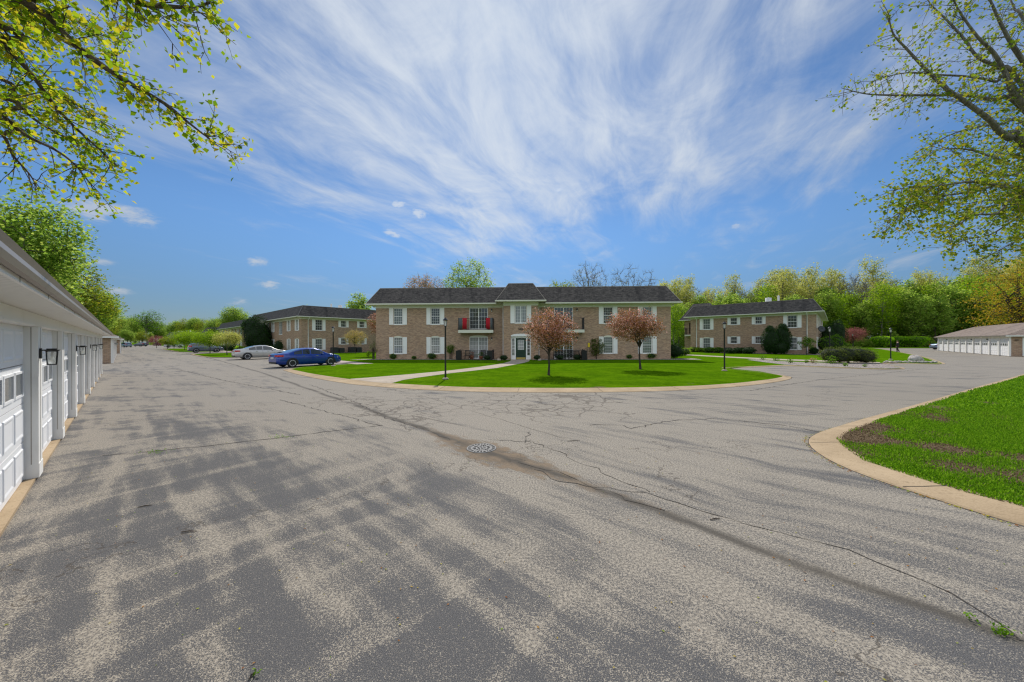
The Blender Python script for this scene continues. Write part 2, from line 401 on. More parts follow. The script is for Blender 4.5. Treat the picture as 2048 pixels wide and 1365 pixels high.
def m_shingle(name, c0, c1, c2):
    m, nt, p = newmat(name)
    x, y, z = xyz(nt, texco(nt)); nx, ny, nz = xyz(nt, texco(nt, 'Normal'))
    f = nx.abs().gt(ny.abs()); u = x * (1.0 - f) + y * f; v = z * (1.0 - nz.gt(0.8)) + (x * f + y * (1.0 - f)) * nz.gt(0.8) * 0.4
    b = nt.nodes.new('ShaderNodeTexBrick'); nt.links.new(comb(nt, u, v), b.inputs['Vector'])
    b.inputs['Scale'].default_value = 1.0; b.inputs['Brick Width'].default_value = 0.34; b.inputs['Row Height'].default_value = 0.13
    b.inputs['Mortar Size'].default_value = 0.010; b.inputs['Bias'].default_value = 0.0
    b.inputs['Color1'].default_value = (*c0, 1); b.inputs['Color2'].default_value = (*c1, 1); b.inputs['Mortar'].default_value = (c0[0] * .4, c0[1] * .4, c0[2] * .4, 1)
    st = noise(nt, comb(nt, u * 0.9, v * 0.16), 1.0, 4, 0.55)
    n2 = noise(nt, comb(nt, u * 3.0, v * 8.0), 1.0, 4, 0.75)
    col = mix(nt, n2.ss(0.42, 0.68) * 0.6, b.outputs[0], c2)
    col = mix(nt, st.ss(0.50, 0.66) * 0.55, col, (c0[0] * .5, c0[1] * .5, c0[2] * .55))
    setp(nt, p, col, 0.9, bump=n2 + NV(nt, b.outputs['Fac']) * -1.0, bstr=0.4, bdist=0.01)
    return m
def m_paint(name, c, rough=0.55, dirt=0.25, metal=0.0, lines=None):
    m, nt, p = newmat(name)
    x, y, z = xyz(nt, texco(nt))
    a = noise(nt, comb(nt, x, y, z), 1.7, 5, 0.65); b = noise(nt, comb(nt, x * 6, y * 6, z * 1.2), 1.5, 4, 0.7)
    col = mix(nt, (a * 0.5 + b * 0.5).ss(0.50, 0.72) * dirt, c, (c[0] * .62, c[1] * .58, c[2] * .52))
    if lines:
        fr = ((z if lines[0] == 'z' else x) * (math.pi * 2 / lines[1])).sin().ss(0.80, 0.97)
        col = mix(nt, fr * lines[2], col, (c[0] * .45, c[1] * .45, c[2] * .42))
    setp(nt, p, col, rough, metal, bump=b, bstr=0.06, bdist=0.004)
    return m
def m_plain(name, c, rough=0.5, metal=0.0, spec=None, coat=0.0, var=0.15):
    m, nt, p = newmat(name)
    a = noise(nt, texco(nt), 3.0, 3)
    setp(nt, p, mix(nt, a.ss(0.3, 0.7) * var, c, (c[0] * .55, c[1] * .55, c[2] * .55)), rough, metal, spec=spec)
    if coat: p.inputs['Coat Weight'].default_value = coat; p.inputs['Coat Roughness'].default_value = 0.04
    return m
def m_pane(name, c0, c1, kind='blind'):
    """what stands behind the pane under a glossy coat of glass"""
    m, nt, p = newmat(name)
    x, y, z = xyz(nt, texco(nt))
    if kind == 'blind': f = (z * (2 * math.pi / 0.05)).sin() * 0.3 + 0.5
    elif kind == 'sheer': f = noise(nt, comb(nt, (x + y) * 9.0, z * 0.5), 1.0, 3)
    else: f = noise(nt, comb(nt, x, y, z), 1.8, 3)
    setp(nt, p, mix(nt, f, c0, c1), 0.6)
    p.inputs['Coat Weight'].default_value = 1.0; p.inputs['Coat Roughness'].default_value = 0.03; p.inputs['Coat IOR'].default_value = 1.7
    return m
def m_glass(name='clear_lamp_glass'):
    m, nt, p = newmat(name)
    nt.nodes.remove(p); o = nt.nodes['Material Output']
    g = nt.nodes.new('ShaderNodeBsdfGlossy'); g.inputs['Roughness'].default_value = 0.05
    t = nt.nodes.new('ShaderNodeBsdfTransparent'); t.inputs[0].default_value = (0.93, 0.95, 0.94, 1)
    d = nt.nodes.new('ShaderNodeBsdfDiffuse'); d.inputs[0].default_value = (0.85, 0.86, 0.82, 1)
    a = nt.nodes.new('ShaderNodeMixShader'); a.inputs[0].default_value = 0.12
    b = nt.nodes.new('ShaderNodeMixShader'); b.inputs[0].default_value = 0.32
    nt.links.new(t.outputs[0], a.inputs[1]); nt.links.new(g.outputs[0], a.inputs[2])
    nt.links.new(a.outputs[0], b.inputs[1]); nt.links.new(d.outputs[0], b.inputs[2]); nt.links.new(b.outputs[0], o.inputs[0])
    return m
def m_leaf(name, cols, trans=0.35, tcol=None):
    m, nt, p = newmat(name)
    o = nt.nodes['Material Output']
    g = nt.nodes.new('ShaderNodeNewGeometry'); rp = nt.nodes.new('ShaderNodeValToRGB')
    nt.links.new(g.outputs['Random Per Island'], rp.inputs[0])
    el = rp.color_ramp.elements
    while len(el) < len(cols): el.new(0.5)
    for i, c in enumerate(cols): el[i].position = i / max(1, len(cols) - 1); el[i].color = (*c, 1)
    setp(nt, p, rp.outputs[0], 0.6, spec=0.12)
    t = nt.nodes.new('ShaderNodeBsdfTranslucent'); hsn = nt.nodes.new('ShaderNodeHueSaturation')
    hsn.inputs['Saturation'].default_value = 1.0; hsn.inputs['Value'].default_value = 1.9; hsn.inputs['Hue'].default_value = 0.49
    nt.links.new(rp.outputs[0], hsn.inputs['Color']); nt.links.new(hsn.outputs[0], t.inputs[0])
    ms = nt.nodes.new('ShaderNodeMixShader'); ms.inputs[0].default_value = trans
    nt.links.new(p.outputs[0], ms.inputs[1]); nt.links.new(t.outputs[0], ms.inputs[2]); nt.links.new(ms.outputs[0], o.inputs[0])
    return m
def m_bark(name, c0, c1):
    m, nt, p = newmat(name)
    x, y, z = xyz(nt, texco(nt)); a = noise(nt, comb(nt, x * 6, y * 6, z * 1.4), 2.2, 5, 0.7)
    setp(nt, p, mix(nt, a.ss(0.35, 0.65), c0, c1), 0.9, bump=a, bstr=0.6, bdist=0.02)
    return m
M = dict(
    asphalt=m_asphalt(), kerb=m_concrete('kerb_concrete'), walk=m_concrete('walk_concrete', (0.36, 0.30, 0.23), (0.50, 0.42, 0.34), 40),
    lawn=m_lawn(), gravel=m_gravel(), brick=m_brick(),
    roof=m_shingle('charcoal_shingle', (0.050, 0.043, 0.040), (0.115, 0.098, 0.088), (0.20, 0.172, 0.155)),
    groof=m_shingle('brown_shingle', (0.17, 0.125, 0.10), (0.26, 0.20, 0.165), (0.32, 0.25, 0.21)),
    membrane=m_plain('flat_roof_membrane', (0.6, 0.6, 0.58), 0.8),
    trim=m_paint('cream_trim', (0.70, 0.70, 0.58), 0.6, 0.3), white=m_paint('white_paint', (0.88, 0.88, 0.85), 0.5, 0.2),
    shutter=m_paint('white_louvred_shutter', (0.88, 0.88, 0.85), 0.55, 0.2, lines=('z', 0.045, 0.35)),
    siding=m_paint('garage_white_siding', (0.86, 0.84, 0.79), 0.6, 0.35), soffit=m_paint('soffit_board', (0.78, 0.76, 0.70), 0.7, 0.35, lines=('x', 0.10, 0.45)),
    door=m_paint('garage_door_white', (0.88, 0.88, 0.88), 0.45, 0.15), gutter=m_paint('aluminium_gutter', (0.30, 0.26, 0.22), 0.42, 0.6, 0.3),
    black=m_plain('black_metal', (0.012, 0.012, 0.013), 0.4), iron=m_plain('black_railing', (0.02, 0.02, 0.022), 0.5),
    pdark=m_pane('pane_dark', (0.010, 0.012, 0.012), (0.05, 0.055, 0.05), 'dark'), pblind=m_pane('pane_blind', (0.07, 0.085, 0.08), (0.17, 0.19, 0.18)),
    psheer=m_pane('pane_sheer', (0.10, 0.11, 0.11), (0.36, 0.37, 0.35), 'sheer'), pgar=m_pane('pane_garage', (0.05, 0.055, 0.06), (0.14, 0.15, 0.15), 'dark'),
    green=m_plain('dark_green_door', (0.006, 0.035, 0.018), 0.35), brass=m_plain('brass_kick_plate', (0.55, 0.43, 0.12), 0.35, 0.6),
    glass=m_glass(), bulb=m_plain('bulb', (0.8, 0.78, 0.7), 0.4),
    bark=m_bark('bark', (0.05, 0.038, 0.028), (0.15, 0.12, 0.095)), barkg=m_bark('bark_grey', (0.10, 0.09, 0.08), (0.24, 0.22, 0.19)),
    barkd=m_bark('bark_dark', (0.025, 0.02, 0.016), (0.08, 0.06, 0.05)),
    iron_cast=m_plain('cast_iron_grate', (0.17, 0.165, 0.16), 0.65, 0.1), hole=m_plain('drain_shadow', (0.01, 0.01, 0.01), 0.9),
    rubber=m_plain('tyre_rubber', (0.018, 0.018, 0.018), 0.8), rim=m_plain('alloy_rim', (0.75, 0.75, 0.77), 0.4, 0.15),
    cglass=m_plain('car_glass', (0.018, 0.024, 0.024), 0.04, spec=0.9, coat=1.0), chrome=m_plain('chrome', (0.7, 0.7, 0.72), 0.12, 1.0),
    red=m_plain('red_lens', (0.55, 0.015, 0.012), 0.2, coat=0.8), lens=m_plain('clear_lens', (0.6, 0.62, 0.65), 0.12, coat=0.8),
    blue=m_plain('blue_car_paint', (0.001, 0.040, 0.30), 0.25, 0.2, coat=1.0, var=0.03), silver=m_plain('silver_car_paint', (0.52, 0.51, 0.49), 0.3, 0.35, coat=1.0, var=0.03),
    gray=m_plain('grey_blue_car_paint', (0.12, 0.15, 0.21), 0.3, 0.4, coat=1.0, var=0.03), wpaint=m_plain('white_car_paint', (0.75, 0.76, 0.8), 0.3, coat=1.0, var=0.02),
    dpaint=m_plain('dark_car_paint', (0.03, 0.04, 0.07), 0.3, 0.3, coat=1.0, var=0.02), lblue=m_plain('pale_blue_car_paint', (0.25, 0.33, 0.46), 0.3, 0.4, coat=1.0, var=0.02),
    cloth=m_plain('red_towel', (0.42, 0.008, 0.02), 0.9), gcloth=m_plain('grey_towel', (0.10, 0.11, 0.12), 0.9), terra=m_plain('terracotta', (0.42, 0.15, 0.07), 0.8),
    rock=m_bark('granite', (0.28, 0.25, 0.23), (0.55, 0.50, 0.45)), plastic=m_plain('grey_metal_case', (0.045, 0.05, 0.055), 0.6),
    wood=m_plain('brown_wood', (0.16, 0.07, 0.035), 0.6), skin=m_plain('skin', (0.45, 0.27, 0.19), 0.6), jacket=m_plain('black_jacket', (0.012, 0.012, 0.022), 0.85),
    jeans=m_plain('dark_trousers', (0.05, 0.035, 0.035), 0.9), hair=m_plain('brown_hair', (0.06, 0.035, 0.02), 0.8), yellow=m_plain('yellow_banner', (0.7, 0.5, 0.02), 0.7),
    plate=m_plain('plate_white', (0.6, 0.62, 0.64), 0.5), crack=m_plain('crack_filler', (0.065, 0.055, 0.045), 0.95), pinkstone=m_concrete('pinkish_concrete', (0.42, 0.33, 0.30), (0.55, 0.44, 0.40), 30),
)
# foliage
M['f_near'] = m_leaf('leaf_yellow_green', [(0.08, 0.17, 0.006), (0.14, 0.25, 0.008), (0.22, 0.32, 0.012), (0.36, 0.38, 0.014), (0.38, 0.33, 0.02)], 0.6)
M['f_right'] = m_leaf('leaf_lime', [(0.09, 0.16, 0.010), (0.16, 0.24, 0.014), (0.24, 0.30, 0.022), (0.30, 0.26, 0.020)], 0.45)
M['f_green'] = m_leaf('leaf_green', [(0.05, 0.13, 0.006), (0.09, 0.20, 0.010), (0.15, 0.27, 0.018)], 0.45)
M['f_bright'] = m_leaf('leaf_bright', [(0.11, 0.21, 0.006), (0.19, 0.33, 0.010), (0.28, 0.40, 0.016)], 0.45)
M['f_wood1'] = m_leaf('leaf_woods_green', [(0.12, 0.215, 0.025), (0.20, 0.32, 0.040), (0.34, 0.41, 0.08)], 0.55)
M['f_wood2'] = m_leaf('leaf_woods_pale', [(0.27, 0.32, 0.06), (0.36, 0.38, 0.08), (0.43, 0.40, 0.13)], 0.5)
M['f_crab'] = m_leaf('leaf_crab', [(0.20, 0.11, 0.018), (0.28, 0.15, 0.03), (0.34, 0.15, 0.085), (0.68, 0.42, 0.38), (0.14, 0.085, 0.015), (0.44, 0.21, 0.15), (0.25, 0.17, 0.03)], 0.35)
M['f_orange'] = m_leaf('leaf_orange', [(0.24, 0.25, 0.014), (0.34, 0.28, 0.02), (0.38, 0.23, 0.02), (0.20, 0.27, 0.016)], 0.45)
M['f_yellow'] = m_leaf('leaf_straw', [(0.42, 0.30, 0.10), (0.30, 0.27, 0.05), (0.55, 0.42, 0.18)], 0.3)
M['f_dark'] = m_leaf('needle_dark', [(0.010, 0.034, 0.006), (0.020, 0.060, 0.008), (0.032, 0.085, 0.012)], 0.15)
M['f_jun'] = m_leaf('needle_juniper', [(0.05, 0.085, 0.012), (0.09, 0.13, 0.020), (0.17, 0.20, 0.045)], 0.3)
M['f_hedge'] = m_leaf('leaf_hedge', [(0.20, 0.42, 0.010), (0.32, 0.55, 0.015), (0.14, 0.28, 0.008)], 0.5)
M['f_purple'] = m_leaf('leaf_purple', [(0.16, 0.05, 0.045), (0.26, 0.09, 0.08), (0.34, 0.14, 0.11)], 0.35)
M['f_grass'] = m_leaf('grass_blade', [(0.065, 0.17, 0.004), (0.11, 0.26, 0.006), (0.20, 0.36, 0.02)], 0.35)
M['f_straw'] = m_leaf('dry_blade', [(0.15, 0.10, 0.05), (0.28, 0.21, 0.12), (0.10, 0.06, 0.03)], 0.1)
M['f_bloom'] = m_leaf('leaf_pink_brown', [(0.30, 0.17, 0.10), (0.40, 0.26, 0.17), (0.22, 0.24, 0.05)], 0.4)
M['f_litter'] = m_leaf('litter_leaf', [(0.22, 0.07, 0.015), (0.35, 0.16, 0.03), (0.40, 0.36, 0.04), (0.12, 0.22, 0.02)], 0.1)
# ================================================================== ground, road, lawns, kerbs
MB().quad((-1500, -600, -0.03), (1500, -600, -0.03), (1500, 2400, -0.03), (-1500, 2400, -0.03)).build('ground', M['lawn'])['kind'] = 'structure'
N1 = G(1744, 696.7)
asp = [Vector((-70, -60, 0)), Vector((110, -60, 0)), Vector((150, 40, 0)), Vector((132, 63, 0)), N1 + Vector((0, 1, 0)), Vector((40, 60, 0)), Vector((0, 26, 0)),
       site(26, 12.6), site(300, 12.6), site(300, -3), site(-60, -3)]
MB().poly([(p.x, p.y, 0) for p in asp]).build('road', M['asphalt'])['kind'] = 'structure'
def kerb(outer, inner, name='kerb', mat='kerb', n=None, joints=True, smooth=2, jd=2.6):
    def res(pts, n):
        d = [0]
        for a, b in zip(pts, pts[1:]): d.append(d[-1] + (b - a).length)
        out = []
        for i in range(n):
            q = d[-1] * i / (n - 1); k = max(j for j in range(len(d)) if d[j] <= q + 1e-9); k = min(k, len(pts) - 2)
            f = (q - d[k]) / max(1e-9, d[k + 1] - d[k]); out.append(pts[k].lerp(pts[k + 1], min(1, f)))
        for _ in range(smooth):
            out = [out[0]] + [(out[j - 1] + out[j] * 2 + out[j + 1]) / 4 for j in range(1, len(out) - 1)] + [out[-1]]
        return out
    L = sum((b - a).length for a, b in zip(outer, outer[1:])); n = n or max(8, int(L / 0.5))
    o, i = res(outer, n), res(inner, n)
    prof = ((-0.03, 0.001), (0.0, 0.004), (0.04, 0.02), (0.45, 0.028), (0.62, 0.036), (0.97, 0.046), (1.0, 0.03))
    Fm = [1] + [0] * 6
    mb = MB(); vs = []
    for a, b in zip(o, i):
        for f, z in prof: q = a.lerp(b, f); vs.append((q.x, q.y, z))
    k = len(prof)
    mb.add(vs, [(j * k + c, j * k + c + 1, (j + 1) * k + c + 1, (j + 1) * k + c) for j in range(n - 1) for c in range(1, k - 1)], 0, False)
    mb.add(vs, [(j * k, j * k + 1, (j + 1) * k + 1, (j + 1) * k) for j in range(n - 1)], 1, False)
    acc = 0
    for j in range(1, n - 1):
        acc += (o[j] - o[j - 1]).length
        if joints and acc > jd:
            acc = 0; a, b = o[j], i[j]; d = (o[j + 1] - o[j]).normalized() * 0.006
            pts = [a.lerp(b, f) + Vector((0, 0, z + 0.004)) for f, z in prof[2:6]]
            for p, q in zip(pts, pts[1:]): mb.quad(p - d, q - d, q + d, p + d, 1)
    x = mb.build(name, [M[mat], M['crack']]); x['kind'] = 'structure'; return x
def off(pts, w):
    out = []
    for i, p in enumerate(pts):
        d = pts[min(i + 1, len(pts) - 1)] - pts[max(i - 1, 0)]; d.normalize(); out.append(p + Vector((-d.y, d.x, 0)) * w)
    return out
def GG(*l): return [G(x, y) for x, y in l]
front_o = GG((566,741),(590,748.5),(644,760),(700,769),(770,775.5),(876,782),(940,784),(1026,785.4),(1125,785.8),(1227,785.2),(1300,783.6),(1400,780),(1500,772),(1560,764),(1583,758.5),(1587,757),(1582,754.5))
front_i = GG((580,739.7),(620,748.5),(660,755),(705,761),(775,768.5),(890,775),(940,776.8),(1026,778),(1125,778.5),(1227,778),(1300,777),(1400,773.8),(1480,768),(1545,760),(1566,755.5),(1569,753.8),(1565,752.6))
kerb(front_o, front_i)
bay_e = [G(566, 741), site(27.7, 8.5), site(27.7, 12.6)]
kerb(bay_e, off(bay_e, -0.3))
lobe = GG((1585,756),(1567,751),(1520,745.5),(1475,740.5),(1452,737.9)); kerb(lobe, off(lobe, 0.28))
lobe2 = GG((1452,737.9),(1500,735.3),(1572,732.2),(1640,735.3),(1720,738.6),(1780,740),(1808,739.4),(1813,738.0),(1806,736),(1790,733),(1772,729),(1768,727.6),(1800,727.8),(1850,729),(1884,729.6),(1893,728.4),(1886,725.8),(1865,718.4),(1839,712),(1800,704.5),(1763,698.6),(1744,696.9))
kerb(lobe2, off(lobe2, 0.34))
far_k = [N1, Vector((150, 58, 0))]; kerb(far_k, off(far_k, 0.3))
l1 = front_i[:-1] + GG((1520,744.6),(1475,740),(1456,738.1)) + off(lobe2, 0.2)[1:] + [Vector((200, 45, 0)), Vector((200, 260, 0)), Vector((-250, 420, 0)), site(300, 12.4), site(176, 12.4), site(175, 7.4), site(151, 7.2), site(150, 12.4),
    site(131, 12.4), site(130, 8), site(128, 7), site(105, 7), site(103, 7.5), site(102, 12.4), site(87.5, 12.4), site(87, 8), site(85.5, 6.9), site(72, 6.9), site(70.5, 8), site(70, 12.4)]
ISL = [[site(102, 12.4), site(102.6, 7.6), site(105, 7), site(128, 7), site(130, 8), site(131, 12.4)],
       [site(84.8, 12.4), site(84.8, 8), site(86, 7.0), site(100, 6.9), site(101.6, 8), site(101.8, 12.4)],
       [site(50.6, 12.4), site(50.6, 8.6), site(53, 7.1), site(57, 6.8), site(68, 6.9), site(71, 8.4), site(71.6, 12.4)]]
l1 = front_i[:-1] + GG((1520,744.6),(1475,740),(1456,738.1)) + off(lobe2, 0.2)[1:] + [Vector((200, 45, 0)), Vector((200, 260, 0)), Vector((-250, 420, 0)), site(300, 12.4), site(150, 12.4)]
for isl in ISL: l1 += list(reversed(isl))
l1 += [site(28.0, 12.4), site(28.0, 8.8)]
MB().poly([(p.x, p.y, 0.040) for p in l1]).build('lawn', M['lawn'])['kind'] = 'structure'
for isl in ISL: kerb(list(reversed(isl)), off(list(reversed(isl)), -0.4))
bayk = [site(27.7, 12.4), site(50.6, 12.4)]
MB().poly([(p.x, p.y, 0.046) for p in (site(27.0, 12.2), site(27.0, 13.6), site(104, 13.6), site(104, 12.2))]).build('path', M['pinkstone'])['kind'] = 'structure'
# near lawn at the right edge
nl_o = [Vector((34, -22, 0)), Vector((9.0, -2.2, 0)), Vector((7.0, 0.3, 0)), Vector((5.9, 2.05, 0))] + GG((2048,1057),(1928,1017),(1821,983.6),(1714,948.8),(1666,926),(1625.8,902),(1611,883),(1617.7,873.9),(1647,863),(1727,839),(1821,813.7),(1955,774.9),(2048,749)) + [Vector((60, 38, 0)), Vector((100, 54, 0))]
nl_i = [Vector((34.4, -21.7, 0)), Vector((9.5, -1.9, 0)), Vector((7.45, 0.6, 0)), Vector((6.3, 2.3, 0))] + GG((2048,1018),(1928,987.6),(1821,955.5),(1727,923),(1692.7,899),(1679,880.6),(1692.7,869.9),(1727,856.5),(1821,824.4),(1955,780),(2048,754.8)) + [Vector((60, 36.6, 0)), Vector((100, 52.4, 0))]
kerb(nl_o, nl_i, n=520, smooth=3, jd=1.7)
NL = [b.lerp(a, .12) for a, b in zip(nl_o[1:], nl_i[1:])] + [Vector((140, 30, 0)), Vector((140, -40, 0)), Vector((60, -60, 0))]
MB().poly([(p.x, p.y, 0.040) for p in NL]).build('lawn', M['lawn'])['kind'] = 'structure'
# apron in front of the garages
MB().prism([site(-16, -0.764)[:2], site(-16, -0.95)[:2], site(31.2, -0.95)[:2], site(31.2, -0.764)[:2]][::-1], -0.01, 0.035).build('pavement', M['kerb'])['kind'] = 'structure'
# walks
def sheet(name, pts, z, mat):
    o = MB().poly([(p.x, p.y, z) for p in pts]).build(name, M[mat]); o['kind'] = 'structure'; return o
sheet('path', GG((1023,719.6),(1061,719.6),(1058,724),(1049,727),(993,737.8),(892,749.5),(835,757.5),(805,762.5),(782,769.2),(745,766.5),(705,761.5),(700,760),(738,757.4),(817,750.6),(892,743.6),(960,735.3),(1005,728.5),(1020,724)), 0.046, 'walk')
sheet('path', GG((1366,711.3),(1450,716),(1560,721.8),(1690,726.3),(1760,727.5),(1760,726),(1690,723.5),(1560,719.3),(1450,714),(1366,709.4)), 0.045, 'walk')
sheet('gravel_bed', GG((1494,721),(1530,726),(1572,731.2),(1640,734.3),(1720,737.6),(1780,739),(1806,738.3),(1790,735),(1768,729),(1755,728),(1690,727),(1637,726.8),(1580,725),(1549,722.8),(1515,719.7)), 0.049, 'gravel')
# storm drain
dc = G(963, 897)
mb = MB(); mb.lathe([(0.0, 0.0025), (0.25, 0.0025)], n=32)
dr_ = empty('storm_drain', (dc.x, dc.y, 0), ROT_STREET, label='round cast iron storm drain grate sunk in the cracked brown-stained asphalt', cat='drain grate')
mb.build('well', M['hole'], dr_)
mb = MB(); mb.lathe([(0.235, 0.003), (0.235, 0.010), (0.252, 0.010), (0.258, 0.001)], n=40, smooth=False); mb.build('rim', M['iron_cast'], dr_)
mb = MB()
for r0, r1, n, ph in ((0.075, 0.11, 6, 0), (0.15, 0.185, 10, 0.2), (0.0, 0.035, 6, 0)):
    mb.lathe([(r0, 0.003), (r0, 0.009), (r1, 0.009), (r1, 0.003)], n=36, smooth=False)
for i in range(12):
    a = i * math.pi / 6; d = Vector((math.cos(a), math.sin(a))); nn = Vector((-d.y, d.x)) * 0.011
    for sg in (-1, 1):
        e = Vector((math.cos(a + sg * 0.16), math.sin(a + sg * 0.16)))
        p, q = d * 0.10, e * 0.24
        mb.prism([(p - nn)[:], (p + nn)[:], (q + nn)[:], (q - nn)[:]][::-1], 0.003, 0.0095)
    if i % 2 == 0: mb.prism([(-nn)[:], nn[:], (d * 0.16 + nn)[:], (d * 0.16 - nn)[:]][::-1], 0.003, 0.0095)
mb.build('grate', M['iron_cast'], dr_)
# long cracks in the asphalt
def crack(pts, w=0.014, seed=0, jit=0.03, mat='crack'):
    rs = random.Random(seed); pts = [G(x, y) for x, y in pts]; P_ = []
    for a, b in zip(pts, pts[1:]):
        n = max(2, int((b - a).length / 0.12))
        for i in range(n):
            q = a.lerp(b, i / n); P_.append(q + Vector((rs.gauss(0, jit), rs.gauss(0, jit), 0)))
    P_.append(pts[-1]); mb = MB(); vs = []
    for i, p in enumerate(P_):
        d = (P_[min(i + 1, len(P_) - 1)] - P_[max(0, i - 1)]).normalized(); nn = Vector((-d.y, d.x, 0)); ww = w * rs.uniform(0.2, 1.3)
        a, b = p + nn * ww, p - nn * ww; vs += [(a.x, a.y, 0.004), (b.x, b.y, 0.004)]
    mb.add(vs, [(2 * i, 2 * i + 1, 2 * i + 3, 2 * i + 2) for i in range(len(P_) - 1)])
    mb.build('pavement_crack', M[mat])['kind'] = 'structure'
crack([(200,912),(280,906),(420,892),(560,876),(660,863),(760,852)], 0.012, 1, 0.012)
crack([(760,852),(700,835),(640,820),(560,800)], 0.014, 2)
crack([(1647,866),(1560,850),(1440,838),(1330,842),(1262,858)], 0.014, 3)
crack([(1262,858),(1240,850),(1180,851)], 0.01, 4)
crack([(1850,738),(1760,748),(1640,760),(1560,772),(1500,782)], 0.02, 5, 0.02)
crack([(1058,863),(1056,878),(1050,886)], 0.01, 6)
crack([(1290,985),(1400,1022),(1560,1066),(1700,1102),(1900,1185),(1990,1240),(2040,1282)], 0.006, 7, 0.010)
crack([(1182,780),(1190,787),(1207,797),(1240,806)], 0.012, 8)
crack([(1072,940),(1100,958),(1150,968),(1200,975),(1290,985)], 0.008, 9)
crack([(1040,925),(1130,950),(1250,1000),(1330,1022)], 0.006, 10)
crack([(980,880),(1060,884),(1120,905),(1210,950),(1300,985)], 0.007, 11)
crack([(620,770),(700,800),(770,835),(850,860),(900,880)], 0.015, 12)
crack([(330,735),(380,745),(450,762),(520,775),(600,790)], 0.02, 13)
# ================================================================== apartment buildings
_wc = {}
def win_meshes(w, h, arch, cols, rows, pane, split, shut):
    key = (w, h, arch, cols, rows, pane, split, shut)
    if key in _wc: return _wc[key]
    f = MB(); b = 0.05
    for a in ((-w/2, 0, -w/2 + b, h), (w/2 - b, 0, w/2, h), (-w/2 + b, 0, w/2 - b, b), (-w/2 + b, h - b, w/2 - b, h)): f.box(a[0], 0.02, a[1], a[2], 0.10, a[3])
    if split == 'h': f.box(-w/2 + b, 0.035, h/2 - .025, w/2 - b, 0.095, h/2 + .025)
    if split == 'v': f.box(-.045, 0.03, b, .045, 0.095, h - b)
    for i in range(1, cols): x = -w/2 + b + (w - 2*b) * i / cols; f.box(x - .007, 0.062, b, x + .007, 0.085, h - b)
    for i in range(1, rows): z = b + (h - 2*b) * i / rows; f.box(-w/2 + b, 0.064, z - .007, w/2 - b, 0.0851, z + .007)
    f.box(-w/2 - .03, -0.03, -.06, w/2 + .03, 0.10, -.002)
    if arch:
        n = 10; pts = [(-w/2, h + .002)] + [(w/2, h + .002)] + [(w/2 * math.cos(math.pi * i / n), h + .004 + arch * math.sin(math.pi * i / n)) for i in range(1, n)]
        f.extr(pts, 'y', -0.012, 0.05, 1)
    fo = f.build('window', [M['white'], M['trim']]); po = MB().quad((-w/2 + .03, 0.075, .03), (w/2 - .03, 0.075, .03), (w/2 - .03, 0.075, h - .03), (-w/2 + .03, 0.075, h - .03)).build('pane', M[pane])
    so_ = None
    if shut:
        s = MB(); sw = shut; hh = h + 0.06
        s.box(-sw/2 + .045, -.022, .05, sw/2 - .045, -.004, hh - .05, 0)
        for a in ((-sw/2, 0, -sw/2 + .05, hh), (sw/2 - .05, 0, sw/2, hh), (-sw/2 + .05, 0, sw/2 - .05, .07), (-sw/2 + .05, hh - .07, sw/2 - .05, hh), (-sw/2 + .05, hh*.48, sw/2 - .05, hh*.48 + .06)): s.box(a[0], -.04, a[1], a[2], -.001, a[3], 1)
        so_ = s.build('shutter', [M['shutter'], M['white']]); so_d = so_.data; bpy.data.objects.remove(so_)
    else: so_d = None
    d = (fo.data, po.data, so_d); bpy.data.objects.remove(fo); bpy.data.objects.remove(po)
    _wc[key] = d; return d
def mo(name, data, parent, loc=(0, 0, 0), rz=0.0):
    o = bpy.data.objects.new(name, data); COL.objects.link(o); o.parent = parent; o.location = loc; o.rotation_euler = (0, 0, rz); return o
def window(par, face, u, z, w, h, arch=0, cols=3, rows=4, pane='pdark', split='h', shut=0.42, name='window'):
    o0, dx, rz = face; loc = Vector(o0) + Vector(dx) * u; loc.z = z
    a, b, c = win_meshes(w, h, arch, cols, rows, pane, split, shut)
    o = mo(name, a, par, loc, rz); mo('pane', b, o)
    if c:
        for sg in (-1, 1): mo('shutter', c, o, (sg * (w/2 + shut/2 + 0.03), 0, -0.03))
    return o
def wallp(mb, o0, dx, nrm, u0, u1, z0, z1, holes, dep=0.11, mi=0):
    o0 = Vector(o0); dx = Vector(dx); nrm = Vector(nrm)
    us = sorted({u0, u1} | {h[0] for h in holes} | {h[1] for h in holes}); zs = sorted({z0, z1} | {h[2] for h in holes} | {h[3] for h in holes})
    pt = lambda u, z, d=0: tuple(o0 + dx * u - nrm * d + Vector((0, 0, z)))
    for a, b in zip(us, us[1:]):
        for c, d in zip(zs, zs[1:]):
            if any(h[0] <= a + 1e-6 and b <= h[1] + 1e-6 and h[2] <= c + 1e-6 and d <= h[3] + 1e-6 for h in holes): continue
            mb.quad(pt(a, c), pt(b, c), pt(b, d), pt(a, d), mi)
    for a, b, c, d in holes:
        mb.quad(pt(a, c), pt(a, c, dep), pt(a, d, dep), pt(a, d), mi); mb.quad(pt(b, c, dep), pt(b, c), pt(b, d), pt(b, d, dep), mi)
        mb.quad(pt(a, d), pt(a, d, dep), pt(b, d, dep), pt(b, d), mi); mb.quad(pt(a, c, dep), pt(a, c), pt(b, c), pt(b, c, dep), mi)
HW, DP = 14.77, 15.0
FACES = dict(front=((0, 0, 0), (1, 0, 0), 0.0), back=((0, DP, 0), (-1, 0, 0), math.pi), right=((HW, 0, 0), (0, 1, 0), math.pi/2), left=((-HW, 0, 0), (0, -1, 0), -math.pi/2))
